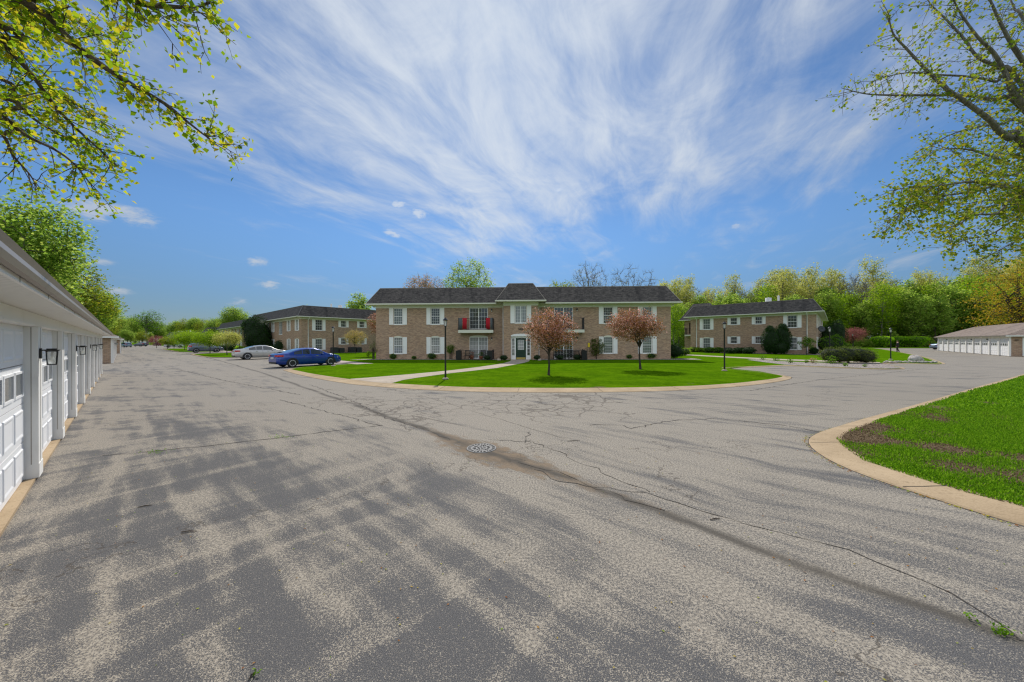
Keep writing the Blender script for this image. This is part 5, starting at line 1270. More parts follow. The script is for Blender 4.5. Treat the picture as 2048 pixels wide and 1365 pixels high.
plant(d, 'crabapple_tree', P(757, 700, 42.5), 'bronze-green tree peeping out behind the left corner of the main building', 'tree')
d = tree_data([((0, 0, 1.5), (.9, .8, .7))], 1.4, .05, 40, 22, .12, 'f_green', 'barkd', .2, 8, .3, 30, fork=.6)
plant(d, 'magnolia_tree', P(1613, 700, 43.0), 'small sparse broad-leaved tree before the downspout of the right building', 'tree')
# shrubs by the main building
def fb(px, y, hw, h, label, mat='f_dark', n=900, ls=.06, seed=1, loc=None, **k):
    p = loc or G(px, y); return bush('shrub', p, (hw, hw * .9, h / 2), label, 'shrub', mat, n, ls, 'shrubs along the foot of the brick walls', seed=seed, **k)
fb(786, 719.6, .36, .55, 'small rounded green shrub below the leftmost window', 'f_green', 700, .05, 1)
fb(828, 720.2, .26, .35, 'tiny low shrub between the first and second ground windows', 'f_green', 400, .05, 2)
fb(863.5, 719.8, .47, .62, 'rounded green shrub below the second ground window', 'f_green', 800, .05, 3)
fb(974, 721.5, .35, .45, 'small dark shrub in front of the left patio railing', 'f_dark', 600, .05, 4)
fb(1007.5, 722.3, .38, .50, 'dark round shrub left of the entrance, beside a white stone', 'f_dark', 700, .05, 5)
fb(1074, 721.5, .34, .48, 'dark round shrub right of the entrance', 'f_dark', 600, .05, 6)
fb(1120.5, 720.8, .42, .45, 'low dark shrub in front of the right patio benches', 'f_dark', 600, .05, 7)
fb(1154.5, 720.8, .42, .5, 'dark shrub at the right end of the patio benches', 'f_dark', 600, .05, 8)
fb(1258, 719.2, .34, .48, 'small bright green shrub left of the right-hand crabapple trunk', 'f_green', 500, .06, 9)
fb(1301.5, 719, .62, .62, 'wide green shrub under the rightmost ground window', 'f_green', 900, .06, 10)
fb(1348, 717.5, 1.0, 1.45, 'big rounded dark green hedge shrub at the right corner of the main building', 'f_dark', 4200, .06, 11)
fb(1370, 712, .7, .9, 'pale green low bush behind the big corner hedge shrub', 'f_bright', 900, .07, 12)
fb(1007, 724, .10, .12, 'white stone beside the dark shrub left of the entrance', 'f_bloom', 1, .01, 5) if False else None
def loose(px, y, w_, h, z0, mat, ncl, label, seed, bark='barkd', lpc=20, ls=.06, stems=4, loc=None, name='shrub', limbs=10):
    d = tree_data([((0, 0, (z0 + h) / 2), (w_ / 2, w_ / 2, (h - z0) / 2))], h * .6, .022, ncl, lpc, ls, mat, bark, .12, limbs, .25, seed, fork=.15, twig=.006, stems=stems)
    return plant(d, name, loc or G(px, y), label, 'shrub', 'shrubs along the foot of the brick walls')
loose(902, 719.5, .85, 1.55, .45, 'f_green', 80, 'slim leafy shrub on thin stems left of the patio railing', 31)
loose(1192, 719.3, 1.6, 2.1, .25, 'f_jun', 230, 'tall loose grey-green shrub between patio and shuttered window', 32, lpc=26)
loose(747, 719.5, 1.25, 2.0, .2, 'f_jun', 70, 'leggy half-bare shrub at the left corner of the main building', 33, lpc=9, stems=9, limbs=26)
loose(737, 716, .6, .7, .15, 'f_bright', 25, 'small fresh green sprig shrub beside the leggy corner shrub', 34)
# evergreens at the right building
def hedgeloc(px, Y_): return P(px, 700, Y_)
bush('evergreen_shrub', hedgeloc(1553, 45.0), (1.0, 1.0, 2.0), 'pair of merged cone-topped evergreens before the right building windows', 'evergreen shrub', 'f_dark', 16000, .085,
     lobes=[((-.78, 0, 1.75), (1.12, 1.0, 1.85)), ((.80, .1, 1.9), (1.12, 1.0, 2.05)), ((0, -.1, .95), (1.55, 1.1, .95)), ((-.85, 0, 3.1), (.55, .5, .7)), ((.85, 0, 3.35), (.55, .5, .75))], seed=40, rough=.05)
bush('evergreen_shrub', hedgeloc(1656, 50), (1.0, 1.0, 2.0), 'dark narrow evergreen at the back corner of the right building', 'evergreen shrub', 'f_dark', 4500, .09, lobes=[((0, 0, 2.0), (.95, .95, 2.1))], seed=41)
bush('evergreen_shrub', hedgeloc(1673, 53), (1.0, 1.0, 2.0), 'taller dark evergreen just right of the narrow corner evergreen', 'evergreen shrub', 'f_dark', 6000, .09, lobes=[((0, 0, 2.4), (1.25, 1.2, 2.5))], seed=42)
bush('flowering_shrub', hedgeloc(1661, 46), (1.0, 1.0, 1.0), 'broad shrub with pale blossoms behind the lantern post by the juniper', 'shrub', 'f_green', 3500, .11, lobes=[((-.5, 0, 1.2), (1.1, 1.0, 1.1)), ((.6, 0, 1.3), (1.0, 1.0, 1.15))], seed=43, rough=.16)
bush('juniper', G(1717, 728.5) + Vector((0, .8, 0)), (1.0, 1.0, .6), 'wide low spreading juniper mass in the gravel bed', 'juniper', 'f_jun', 12000, .075,
     lobes=[((-1.35, 0, .62), (.85, .75, .60)), ((-.45, -.1, .66), (.9, .8, .62)), ((.6, 0, .66), (.95, .8, .60)), ((1.4, .1, .55), (.75, .7, .55)), ((-1.0, -.3, .45), (.8, .6, .42)), ((1.0, -.3, .42), (.8, .6, .42))], seed=44, rough=.16, up=.9, aspect=2.4, core=(.02, .03, .01))
for i, (px, Y_, w_, l) in enumerate(((1764, 85, 2.45, 'leftmost mushroom-clipped hedge shrub beyond the walking person'), (1799, 87, 2.3, 'middle mushroom-clipped hedge shrub right behind the walking person'), (1834, 85, 2.6, 'rightmost mushroom-clipped hedge shrub beyond the lot'))):
    bush('clipped_shrub', hedgeloc(px, Y_), (2, 2, 1), l, 'clipped shrub', 'f_hedge', 5500, .14, lobes=[((0, 0, 2.0), (w_, 1.9, .85)), ((0, 0, 1.25), (w_ * .68, 1.4, .9)), ((0, 0, .6), (.8, .8, .7))], seed=50 + i, rough=.03, group='three mushroom-clipped shrubs beyond the lot', core=(.02, .05, .006))
bush('evergreen_shrub', P(512.5, 700, 60), (2, 2, 2), 'huge dark round evergreen beside the street building', 'evergreen shrub', 'f_dark', 14000, .13, lobes=[((0, 0, 3.1), (2.3, 2.2, 3.2)), ((.9, 0, 2.0), (1.7, 1.8, 2.0)), ((-.6, 0, 4.6), (1.6, 1.5, 1.6)), ((1.2, 0, 1.1), (1.9, 1.6, 1.2))], seed=55)
bush('evergreen_shrub', P(426.5, 700, 78), (1, 1, 1), 'dark dome-topped evergreen rising behind the yellow-green round tree', 'evergreen shrub', 'f_dark', 3000, .14, lobes=[((0, 0, 2.5), (1.25, 1.25, 2.7))], seed=56)
for i, (px, Y_, w_, h, mat, l) in enumerate(((545, 55, 1.0, 1.2, 'f_dark', 'low dark shrub left of the street building door'), (557, 53.5, .75, 2.0, 'f_dark', 'upright dark shrub by the street building door, above the silver car bonnet'),
        (452, 70, 1.5, 1.3, 'f_dark', 'dark low hedge shrub at the front of the second street building'), (463, 68, 1.2, 1.5, 'f_dark', 'round dark shrub beside the low hedge of the second street building'), (479.5, 60, .9, 1.1, 'f_hedge', 'yellow-green shrub at the foot of the distant lamp post'),
        (1462, 47, .9, .75, 'f_dark', 'low dark shrub left of the units by the right building'), (1478, 47, .8, .85, 'f_dark', 'second low dark shrub by the right building wall'), (1497, 46, .95, .9, 'f_dark', 'third low dark shrub, beside the grey unit'),
        (1420, 51, 1.0, .8, 'f_green', 'green mounded shrub under the left window of the right building'), (1437, 50, .9, .8, 'f_green', 'green mounded shrub right of the window of the right building'), (1388, 54, 1.0, .8, 'f_bright', 'bright green low plant by the left downspout of the right building'), (1402, 53, .8, .7, 'f_bright', 'bright green low plant next to the left downspout plant'),
        (1628, 44, .5, .9, 'f_dark', 'small dark shrub at the right building back corner'))):
    bush('shrub', P(px, 700, Y_), (w_, w_ * .8, h / 2), l, 'shrub', mat, 1300, .09, 'shrubs along the foot of the brick walls', seed=60 + i)
# young perennials in the gravel bed
for i, (px, y, s_) in enumerate(((1525, 721, 1.0), (1552, 723.5, .9), (1581, 728, .8), (1612, 727.5, .6), (1626, 728, .9), (1662, 729, 1.3), (1690, 734, .5), (1730, 735.5, .4))):
    g = np.random.default_rng(70 + i); o = empty('perennial', G(px, y), label=['spindly young perennial, leftmost in the gravel bed', 'second young perennial in the gravel bed', 'compact green tuft in the middle of the gravel bed', 'tiny tuft right of the compact green one', 'reddish young perennial left of the lantern post', 'leafy perennial at the foot of the bed lantern post', 'small weed on the gravel below the junipers', 'second small weed on the gravel near the bed tip'][i], cat='plant', group='young plants in the gravel bed')
    pts = blobpts(int(130 * s_), (0, 0, .28 * s_), (.34 * s_, .3 * s_, .27 * s_), .2, g=g); leaves(o, 'foliage', pts, .075, M['f_green'] if i != 4 else M['f_bloom'], g=g)
    segs_mesh('stem', [((0, 0, 0), (g.normal() * .12 * s_, g.normal() * .12 * s_, .4 * s_), .008, .003) for _ in range(8)], M['bark'], o, 3)
# ================================================================== woods and far trees
wd = {
 'green': [tree_data([((0, 0, 7.5), (3.3, 3.3, 5.2)), ((.8, 0, 11), (2.0, 2.0, 2.6))], 9, .17, 240, 26, .34, 'f_wood1', 'bark', .75, 16, .3, 100 + k, fork=2.2, twig=.025) for k in range(3)],
 'pale': [tree_data([((0, 0, 12.0), (2.5, 2.5, 5.5)), ((.3, 0, 16), (1.7, 1.7, 2.6))], 15, .16, 150, 20, .25, 'f_wood2', 'barkg', .7, 22, .2, 110 + k, fork=4, twig=.022) for k in range(3)],
 'mix': [tree_data([((0, 0, 8.5), (2.8, 2.8, 6.0))], 11, .15, 190, 20, .30, 'f_bright', 'barkg', .8, 16, .3, 120 + k, fork=2, twig=.022) for k in range(2)],
 'bare': [tree_data([((0, 0, 10.0), (3.4, 3.4, 5.0)), ((1, 0, 12.5), (2.6, 2.6, 3.0))], 10.5, .17, 330, 1.6, .16, 'f_wood2', 'barkg', .5, 26, .15, 130 + k, fork=3.0, twig=.024, spray=3) for k in range(2)],
 'under': [tree_data([((0, 0, 2.0), (2.2, 1.8, 2.0))], 2.6, .06, 120, 24, .26, 'f_wood1', 'bark', .5, 10, .3, 140, fork=.5, stems=3), tree_data([((0, 0, 1.5), (2.0, 1.6, 1.5))], 2.0, .05, 110, 24, .22, 'f_jun', 'bark', .5, 10, .3, 141, fork=.4, stems=3)],
 'big': [tree_data([((0, 0, 12), (6.0, 6.0, 7.0)), ((3, 0, 14.5), (4.0, 4, 4.5)), ((-3, 1, 9), (4.0, 4, 4.5))], 13, .35, 620, 30, .36, 'f_wood1', 'bark', 1.1, 26, .3, 150, fork=3, twig=.035),
         tree_data([((0, 0, 12), (6.0, 6.0, 6.0)), ((3.4, 0, 9.5), (4.6, 4, 4.0)), ((-3, 1, 9), (4.0, 4, 4.0))], 11, .40, 460, 22, .34, 'f_right', 'barkd', 1.0, 30, .2, 151, fork=3, twig=.035)],
}
LAB = {'green': ('woods_tree', 'full fresh green tree in the spring woods beyond the right buildings'), 'pale': ('woods_tree', 'tall slender pale yellow-green tree topping the spring woods'), 'mix': ('woods_tree', 'bright lime green tree in the spring woods'), 'bare': ('bare_tree', 'nearly bare grey tree standing in the spring woods')}
rs = random.Random(5)
def whereabouts(px, row):
    for lim, txt in ((1440, 'beyond the wing of the right building'), (1540, 'above the left half of the right roof'), (1650, 'above the right half of the right roof'), (1740, 'beyond the purple-leaved tree'), (1850, 'beyond the clipped shrubs'), (1950, 'above the far end of the right garage'), (9999, 'behind the orange-yellow tree')):
        if px < lim: break
    return txt + ', ' + ('front row', 'second row', 'third row', 'rearmost row')[row]
def wood(kind, x, y, s, label=None, group='trees of the spring woods', sz=None, name=None):
    d = rs.choice(wd[kind]); return plant(d, name or LAB.get(kind, ('woods_tree',))[0], (x, y), label or LAB[kind][1], 'tree', group, rs.uniform(0, 6.28), s, sz, .0)
for row, (Y0, kinds, s0, n) in enumerate(((95, ('green', 'mix', 'green'), .95, 26), (101, ('mix', 'green', 'pale'), 1.10, 26), (107, ('pale', 'pale', 'bare', 'green'), 1.18, 38), (113, ('pale', 'green', 'pale', 'pale'), 1.24, 36))):
    for i in range(n):
        f = (i + rs.uniform(-.35, .35)) / (n - 1); px = 1335 + f * 800; Yy = Y0 + rs.uniform(-2.5, 2.5) - f * 6
        u = (px - 1024) / F; kd = rs.choice(kinds); wood(kd, u * Yy, Yy, s0 * rs.uniform(.85, 1.15) * (.92 + .34 * f), {'green': 'full fresh green tree ', 'pale': 'slender pale tree ', 'mix': 'lime green tree ', 'bare': 'nearly bare grey tree '}[kd] + whereabouts(px, row))
# undergrowth at the edge of the woods: an unbroken thicket
g = np.random.default_rng(77); n = 60000; f = g.uniform(0, 1, n); Yy = 95 + g.uniform(-4, 4, n) - f * 6; u = (1330 + f * 830 - 1024) / F
hgt = 2.3 + 1.3 * np.sin(f * 60) * np.sin(f * 23 + 1) + .7 * np.sin(f * 151); zz = g.uniform(0, 1, n) ** .8 * np.maximum(hgt, .8) + .05
leaves(None, 'undergrowth', np.stack([u * Yy, Yy, zz], 1), .30, M['f_wood1'], g=g)['kind'] = 'stuff'
g = np.random.default_rng(78); n = 36000; f = g.uniform(0, 1, n); Yy = 103 + g.uniform(-4, 8, n) - f * 6; u = (1330 + f * 830 - 1024) / F
zz = g.uniform(0, 1, n) * (6 + 2 * np.sin(f * 40))
leaves(None, 'undergrowth', np.stack([u * Yy, Yy, zz], 1), .5, M['f_wood1'], g=g)['kind'] = 'stuff'
# between main and right buildings, and behind the main roof
wood('green', 43, 88, .85, 'fresh green tree seen between the main building and the right building', None)
wood('mix', 38, 80, .75, 'bright green tree right beside the main building corner, beyond it', None)
def at(px, Y_): q = P(px, 700, Y_); return q.x, q.y
d = tree_data([((0, 0, 9.0), (3.6, 3.4, 3.5))], 9, .18, 460, 16, .17, 'f_bloom', 'barkg', .5, 30, .2, 160, fork=3, twig=.026, spray=2); plant(d, 'budding_tree', at(850, 55), 'sparse pinkish-budded tree rising behind the left part of the roof', 'tree')
d = tree_data([((0, 0, 10.2), (4.1, 3.8, 4.9))], 11, .18, 480, 17, .21, 'f_wood1', 'barkg', .5, 34, .2, 161, fork=3, twig=.026, stems=2); plant(d, 'tall_tree', at(938, 55), 'light green airy tree rising behind the roof left of the centre bay', 'tree')
d = tree_data([((0, 0, 8.9), (2.6, 2.6, 2.9))], 8, .13, 180, 16, .19, 'f_right', 'barkg', .45, 20, .2, 162, fork=3, twig=.022); plant(d, 'small_tree', at(1124, 55), 'thin yellow-leaved tree just above the roof right of the centre bay', 'tree')
d = tree_data([((0, 0, 10.9), (3.1, 3.0, 4.1))], 10, .17, 420, 1.0, .12, 'f_wood2', 'barkg', .4, 34, .15, 163, fork=3, twig=.024, spray=2); plant(d, 'bare_tree', at(1180, 55), 'bare upright tree behind the roof right of the centre bay', 'tree')
d = tree_data([((0, 0, 10.1), (4.8, 3.8, 4.2)), ((3.6, 0, 8.6), (3.4, 2.6, 2.6))], 9, .19, 480, 1.0, .12, 'f_wood2', 'barkg', .4, 38, .15, 164, fork=3, twig=.024, spray=2, lean=(.8, 0)); plant(d, 'bare_tree', at(1262, 55), 'bare spreading tree behind the right end of the main roof', 'tree')
wood('green', *at(606, 100), .9, 'small treetop above the ridge of the street building', None)
wood('green', *at(716, 78), .95, 'treetop above the roof between the street building and the main building', None)
wood('big', *at(472, 118), .72, 'wide budding treetop behind the second street building', None)
# left side
plant(wd['big'][0], 'broadleaf_tree', at(8, 52), 'tall bright green tree behind the garage roof at the left edge', 'tree', None, 1.0, 1.28)
plant(wd['big'][0], 'broadleaf_tree', at(48, 62), 'tall green tree right behind the leftmost tall tree', 'tree', None, 3.3, 1.12)
plant(wd['big'][1], 'broadleaf_tree', at(128, 74), 'olive-brown spreading tree with dark limbs above the garage roof', 'tree', None, .3, 1.12)
plant(wd['big'][0], 'broadleaf_tree', at(186, 105), 'rounded green tree beyond the olive one, over the garages', 'tree', None, 2.0, .95)
plant(wd['big'][1], 'broadleaf_tree', at(160, 120), 'dense tree behind the garages, between the olive and the rounded tree', 'tree', None, 2.6, .9)
d = tree_data([((0, 0, 15), (7.5, 6, 5.5)), ((3, 0, 11), (6, 5, 3))], 17, .55, 330, 9, .45, 'f_green', 'barkg', 1.2, 26, .2, 170, fork=8, twig=.05); plant(d, 'tall_tree', at(296, 205), 'tall airy tree with pale trunk rising above the far treeline', 'tree')
for i, (px, Y_, s, k) in enumerate(((212, 150, .85, 'big'), (228, 190, .95, 'big'), (246, 215, .85, 'big'), (262, 210, .9, 'big'), (278, 240, 1.0, 'big'), (312, 235, .85, 'big'), (330, 250, .8, 'big'), (352, 235, .85, 'big'), (372, 225, .95, 'big'), (392, 225, .92, 'big'), (410, 215, .9, 'big'), (430, 205, .85, 'big'), (452, 180, .75, 'big'), (300, 225, .6, 'green'), (270, 180, .5, 'green'), (285, 172, .4, 'big'), (255, 170, .42, 'big'))):
    wood(k, *at(px, Y_), s, 'tree in the continuous far treeline at the end of the street', 'far treeline at the end of the street', name='far_tree')
# orange tree behind the right garage
d = tree_data([((1, 0, 8.0), (5.4, 5.5, 4.6)), ((-.5, 0, 5.0), (4.0, 4.5, 3.0)), ((1.5, 0, 11.5), (4.5, 4.5, 3.0))], 9, .30, 560, 21, .19, 'f_orange', 'barkd', .85, 34, .25, 180, fork=2.0, twig=.02); plant(d, 'maple_tree', at(2040, 50), 'orange-yellow tree overhanging the right garage roof', 'tree')
# ================================================================== the two overhanging trees near the camera
def limb_tree(name, base, label, cat, limbs, trunk, tl, dens, lpm, ls, mat, bark, seed, droop=.15, leafstart=.25, sub=2, up=.2):
    g = np.random.default_rng(seed); segs = []; pts = []; dirs = []
    def run(P_, r0, r1):
        for i in range(len(P_) - 1):
            a, b = i / (len(P_) - 1), (i + 1) / (len(P_) - 1); segs.append((P_[i], P_[i + 1], r0 + (r1 - r0) * a, r0 + (r1 - r0) * b))
    run(np.array(trunk[0]), *trunk[1:])
    for L_, r0, r1, t0, lk in limbs:
        P_ = np.array([tuple(p) for p in L_], float)
        # smooth
        Q = [P_[0]]
        for i in range(len(P_) - 1):
            k = 4
            for j in range(1, k + 1):
                t = j / k; p0 = P_[max(i - 1, 0)]; p1 = P_[i]; p2 = P_[i + 1]; p3 = P_[min(i + 2, len(P_) - 1)]
                Q.append(.5 * ((2 * p1) + (-p0 + p2) * t + (2 * p0 - 5 * p1 + 4 * p2 - p3) * t * t + (-p0 + 3 * p1 - 3 * p2 + p3) * t ** 3))
        Q = np.array(Q); run(Q, r0, r1); ln = np.linalg.norm(np.diff(Q, axis=0), axis=1); cum = np.r_[0, np.cumsum(ln)]; T_ = cum[-1]
        nt_ = int(T_ * (1 - t0) * dens)
        for _ in range(nt_):
            q = T_ * (t0 + (1 - t0) * g.uniform() ** .8); i = min(len(ln) - 1, int(np.searchsorted(cum, q)) - 1); f = (q - cum[i]) / ln[i]; s = Q[i] + (Q[i + 1] - Q[i]) * f; ax = (Q[i + 1] - Q[i]) / ln[i]
            rem = 1 - .55 * q / T_
            d = ax * g.uniform(.3, 1.1) + g.normal(size=3) * .75; d /= np.linalg.norm(d); l = tl * rem * g.uniform(.45, 1.15)
            e = s + d * l + np.array([0, 0, -droop * l]); C = curve(s, e, 4, g, wob=.07); run(C, .0065 * (tl ** .5), .002)
            m = max(1, int(l * lpm * lk * (1 if sub else 1)))
            for _2 in range(sub):
                j = g.integers(1, 4); d2 = (e - s) / l * .6 + g.normal(size=3) * .6; d2 /= np.linalg.norm(d2); l2 = l * g.uniform(.25, .55); e2 = C[j] + d2 * l2 + np.array([0, 0, -droop * l2]); C2 = curve(C[j], e2, 3, g, wob=.08); run(C2, .003, .0013)
                for _3 in range(max(1, int(l2 * lpm * lk))): j2 = g.integers(1, 4); pts.append(C2[j2] + g.normal(size=3) * ls * .8); dirs.append((0, 0, -1.0))
            for _3 in range(m): j2 = g.integers(1, 5); pts.append(C[j2] + g.normal(size=3) * ls * .9); dirs.append((0, 0, -1.0))
    base = np.array(base); o = empty(name, tuple(base), label=label, cat=cat)
    segs2 = [(a - base, b - base, r, q) for a, b, r, q in segs]
    segs_mesh('trunk', segs2, M[bark], o, 6)
    V, Fc = leafgeo(np.array(pts) - base, ls, g, up=up, aspect=1.25, var=.4, dirs=np.array(dirs)); np_mesh('crown', V, Fc, [M[mat]], o)
    return len(pts)
def PL(D0, D1, *l):
    n = len(l); return [P(x, y, D0 + (D1 - D0) * i / (n - 1)) for i, (x, y) in enumerate(l)]
tb = (-11.2, -1.2, 0); V3 = lambda *a: Vector(a)
limbs = [
 ([V3(-11.0, -1.0, 4.2), V3(-8.6, .8, 6.2)] + PL(3.3, 4.3, (-60, -90), (45, 0), (95, 33), (150, 90), (210, 135), (265, 170), (330, 208), (370, 240), (415, 275), (443, 292)), 0.056, .005, .28, 1.0),
 ([V3(-11.0, -1.0, 4.4), V3(-8.8, 1.2, 5.6)] + PL(3.7, 4.6, (-50, 30), (0, 83), (60, 145), (110, 212), (150, 255), (200, 300), (236, 335)), 0.043, .005, .25, 1.0),
 ([V3(-11.0, -1.0, 4.0), V3(-9.2, 1.2, 4.9)] + PL(3.9, 4.6, (-60, 170), (0, 225), (50, 270), (110, 300), (150, 330), (183, 372)), 0.037, .005, .25, 1.0),
 ([V3(-11.0, -1.0, 4.0), V3(-9.4, 1.3, 4.5)] + PL(4.2, 4.8, (-60, 220), (5, 270), (25, 310), (60, 350), (75, 378)), 0.031, .004, .3, .55),
 ([V3(-11.0, -1.0, 5.2), V3(-8.2, .6, 7.4)] + PL(3.0, 3.7, (120, -110), (235, -20), (290, 8), (345, 14), (395, 14), (428, 4)), 0.050, .004, .35, .9),
 ([V3(-11.0, -1.0, 5.0), V3(-9.0, 2.0, 7.6)] + PL(5.5, 7.0, (-40, -60), (30, 20), (90, 60), (150, 95), (205, 120), (245, 105)), 0.050, .005, .25, 1.0),
 ([V3(-11.0, -1.0, 4.8), V3(-9.4, 2.0, 6.6)] + PL(5.6, 7.2, (-40, 60), (20, 120), (80, 165), (140, 200), (190, 235), (225, 260)), 0.050, .005, .25, 1.0),
 ([V3(-11.0, -1.0, 4.6), V3(-9.6, 2.0, 5.8)] + PL(5.8, 7.0, (-40, 140), (20, 190), (70, 240), (130, 275), (180, 300), (215, 320)), 0.043, .005, .25, 1.0),
 ([V3(-11.0, -1.0, 4.6), V3(-9.6, 2.0, 6.8)] + PL(6.2, 8.0, (-40, -20), (40, 45), (110, 30), (170, 50), (215, 75), (250, 60)), 0.043, .005, .25, 1.0),
]
def spare(x, y, z0, a0, a1, n, L, r, lk, sd):
    g = np.random.default_rng(sd); out = []
    for i in range(n):
        a = R(a0 + (a1 - a0) * (i + .5) / n); z = z0 + 2.6 * g.uniform(); l = L * g.uniform(.8, 1.1); up_ = g.uniform(.25, .9)
        out.append(([V3(x + math.cos(a) * l * f, y + math.sin(a) * l * f, z + up_ * l * f ** .8 + g.normal() * .15) for f in (0, .25, .5, .75, 1.0)], r, .008, .2, lk))
    return out
limbs += spare(-11.1, -1.1, 4.0, 110, 265, 6, 6.0, .07, .7, 5)
nA = limb_tree('linden_tree', tb, 'yellow-green leafy tree whose long branches hang over the garages in the upper left', 'tree', limbs, ([(-11.2, -1.2, 0), (-11.1, -1.1, 2.5), (-11.0, -1.0, 5.2), (-11.2, -1.3, 8.5), (-11.6, -1.6, 11.0)], .24, .02), .85, 17.0, 34, .052, 'f_near', 'bark', 200)
T_ = V3(17.2, 9.6, 0)
def rl(z, D0, D1, *l): return [V3(17.2, 9.6, z), ] + PL(D0, D1, *l)
limbs = [
 (rl(3.6, 9.2, 8.2, (2048, 289), (2020, 277), (1996, 261), (1980, 241), (1933, 206), (1893, 178), (1854, 142), (1814, 99), (1786, 67), (1777, 26)), 0.099, .008, .25, .6),
 (rl(4.6, 9.2, 9.8, (2048, 221), (1984, 200), (1917, 191), (1798, 191), (1731, 188), (1682, 176)), 0.062, .006, .25, .45),
 (rl(5.0, 9.0, 8.4, (2048, 212), (2024, 186), (2016, 158), (1988, 107), (1956, 75), (1917, 20), (1895, -30)), 0.081, .010, .2, .6),
 (rl(5.0, 9.4, 10.2, (2030, 176), (1992, 164), (1941, 154), (1877, 150), (1814, 146), (1759, 158), (1735, 170)), 0.043, .005, .3, .5),
 (rl(5.0, 9.0, 9.4, (2040, 165), (2004, 138), (1956, 115), (1929, 79), (1893, 40), (1861, 8), (1840, -30)), 0.056, .008, .25, .6),
 (rl(5.4, 8.8, 8.6, (2048, 126), (2020, 83), (1996, 36), (1980, 0), (1960, -40)), 0.062, .012, .2, .6),
 (rl(3.2, 8.8, 8.0, (2060, 392), (2012, 376), (1949, 364), (1877, 372), (1818, 376), (1778, 382)), 0.050, .005, .2, 1.4),
 (rl(3.2, 8.8, 8.4, (2060, 400), (1996, 427), (1949, 431), (1910, 455), (1893, 467)), 0.043, .005, .2, 1.5),
 (rl(3.2, 8.9, 8.0, (2040, 384), (1950, 385), (1862, 396), (1818, 415), (1776, 441)), 0.031, .005, .3, 1.3),
 (rl(3.2, 9.3, 9.6, (2060, 330), (2000, 320), (1940, 300), (1880, 300), (1830, 320)), 0.043, .005, .2, 1.0),
 (rl(3.0, 9.5, 10.0, (2070, 430), (2030, 440), (1980, 470), (1930, 480), (1900, 500)), 0.037, .005, .2, 1.4),
 (rl(4.0, 10.2, 11.0, (2060, 260), (2000, 250), (1930, 260), (1880, 280), (1850, 300)), 0.043, .006, .2, 1.1),
 (rl(4.0, 10.6, 11.4, (2080, 340), (2030, 350), (1980, 350), (1930, 330), (1890, 350)), 0.043, .006, .2, 1.3),
 (rl(4.0, 10.4, 11.2, (2080, 410), (2040, 405), (2000, 400), (1950, 405), (1900, 415)), 0.043, .006, .2, 1.3),
 (rl(5.4, 9.6, 10.2, (2060, 60), (2030, 20), (2010, -30)), 0.050, .012, .2, .7),
 (rl(3.0, 10.2, 10.4, (2090, 470), (2040, 480), (2000, 500), (1960, 520)), 0.031, .005, .2, 1.3),
]
limbs += spare(17.25, 9.6, 3.6, -115, 15, 8, 6.5, .09, .7, 6)
nB = limb_tree('poplar_tree', T_, 'large sparse lime-leaved tree spreading in from the upper right edge', 'tree', limbs, ([(17.4, 9.6, 0), (17.3, 9.6, 2.5), (17.2, 9.6, 5.0), (17.3, 9.5, 7.2), (17.6, 9.2, 9.4), (17.9, 8.9, 11.5)], .27, .02), 1.45, 9.5, 17, .068, 'f_right', 'barkg', 201, droop=.10)
print('leaves', nA, nB)
# ================================================================== grass blades on the near lawn, litter, stones
from mathutils.geometry import intersect_point_line
g = np.random.default_rng(300)
poly = np.array([(p.x, p.y) for p in NL])
def inside(x, y):
    c = np.zeros(len(x), bool); n = len(poly); j = n - 1
    for i in range(n):
        xi, yi = poly[i]; xj, yj = poly[j]
        m = ((yi > y) != (yj > y)) & (x < (xj - xi) * (y - yi) / (yj - yi + 1e-12) + xi); c ^= m; j = i
    return c
def blades(n, x0, x1, y0, y1, h, mat, bare_sign, seed, name='grass', width=.0045, lean=.5):
    g = np.random.default_rng(seed); x = g.uniform(x0, x1, n); y = g.uniform(y0, y1, n); k = inside(x, y) & (x < 1.56 * y + .8); x, y = x[k], y[k]
    b = bare_np(x, y) + g.normal(size=len(x)) * .22
    k = (b < .40) if bare_sign < 0 else (b > .12); x, y = x[k], y[k]; n = len(x)
    hh = h * g.uniform(.5, 1.35, n); a = g.uniform(0, 2 * np.pi, n); lx, ly = np.cos(a), np.sin(a); w_ = width * (1 + y * .10); ln = hh * lean * g.uniform(.2, 1.3, n)
    z0 = .038; base = np.stack([x, y, np.full(n, z0)], 1); s = np.stack([-ly * w_, lx * w_, np.zeros(n)], 1)
    m = base + np.stack([lx * ln * .35, ly * ln * .35, hh * .6], 1); t = base + np.stack([lx * ln, ly * ln, hh], 1)
    V = np.stack([base - s, base + s, m + s * .7, t, m - s * .7], 1).reshape(-1, 3); Fc = np.arange(5 * n).reshape(n, 5)
    o = np_mesh(name, V, Fc, [M[mat]]); o['kind'] = 'stuff'; return o
blades(230000, 4.4, 14, 2.9, 9.0, .036, 'f_grass', -1, 301)
blades(150000, 8, 34, 8.0, 22, .045, 'f_grass', -1, 302, width=.008)
blades(90000, 4.4, 14, 2.9, 9.0, .018, 'f_straw', 1, 303, 'grass', .004, 2.4)
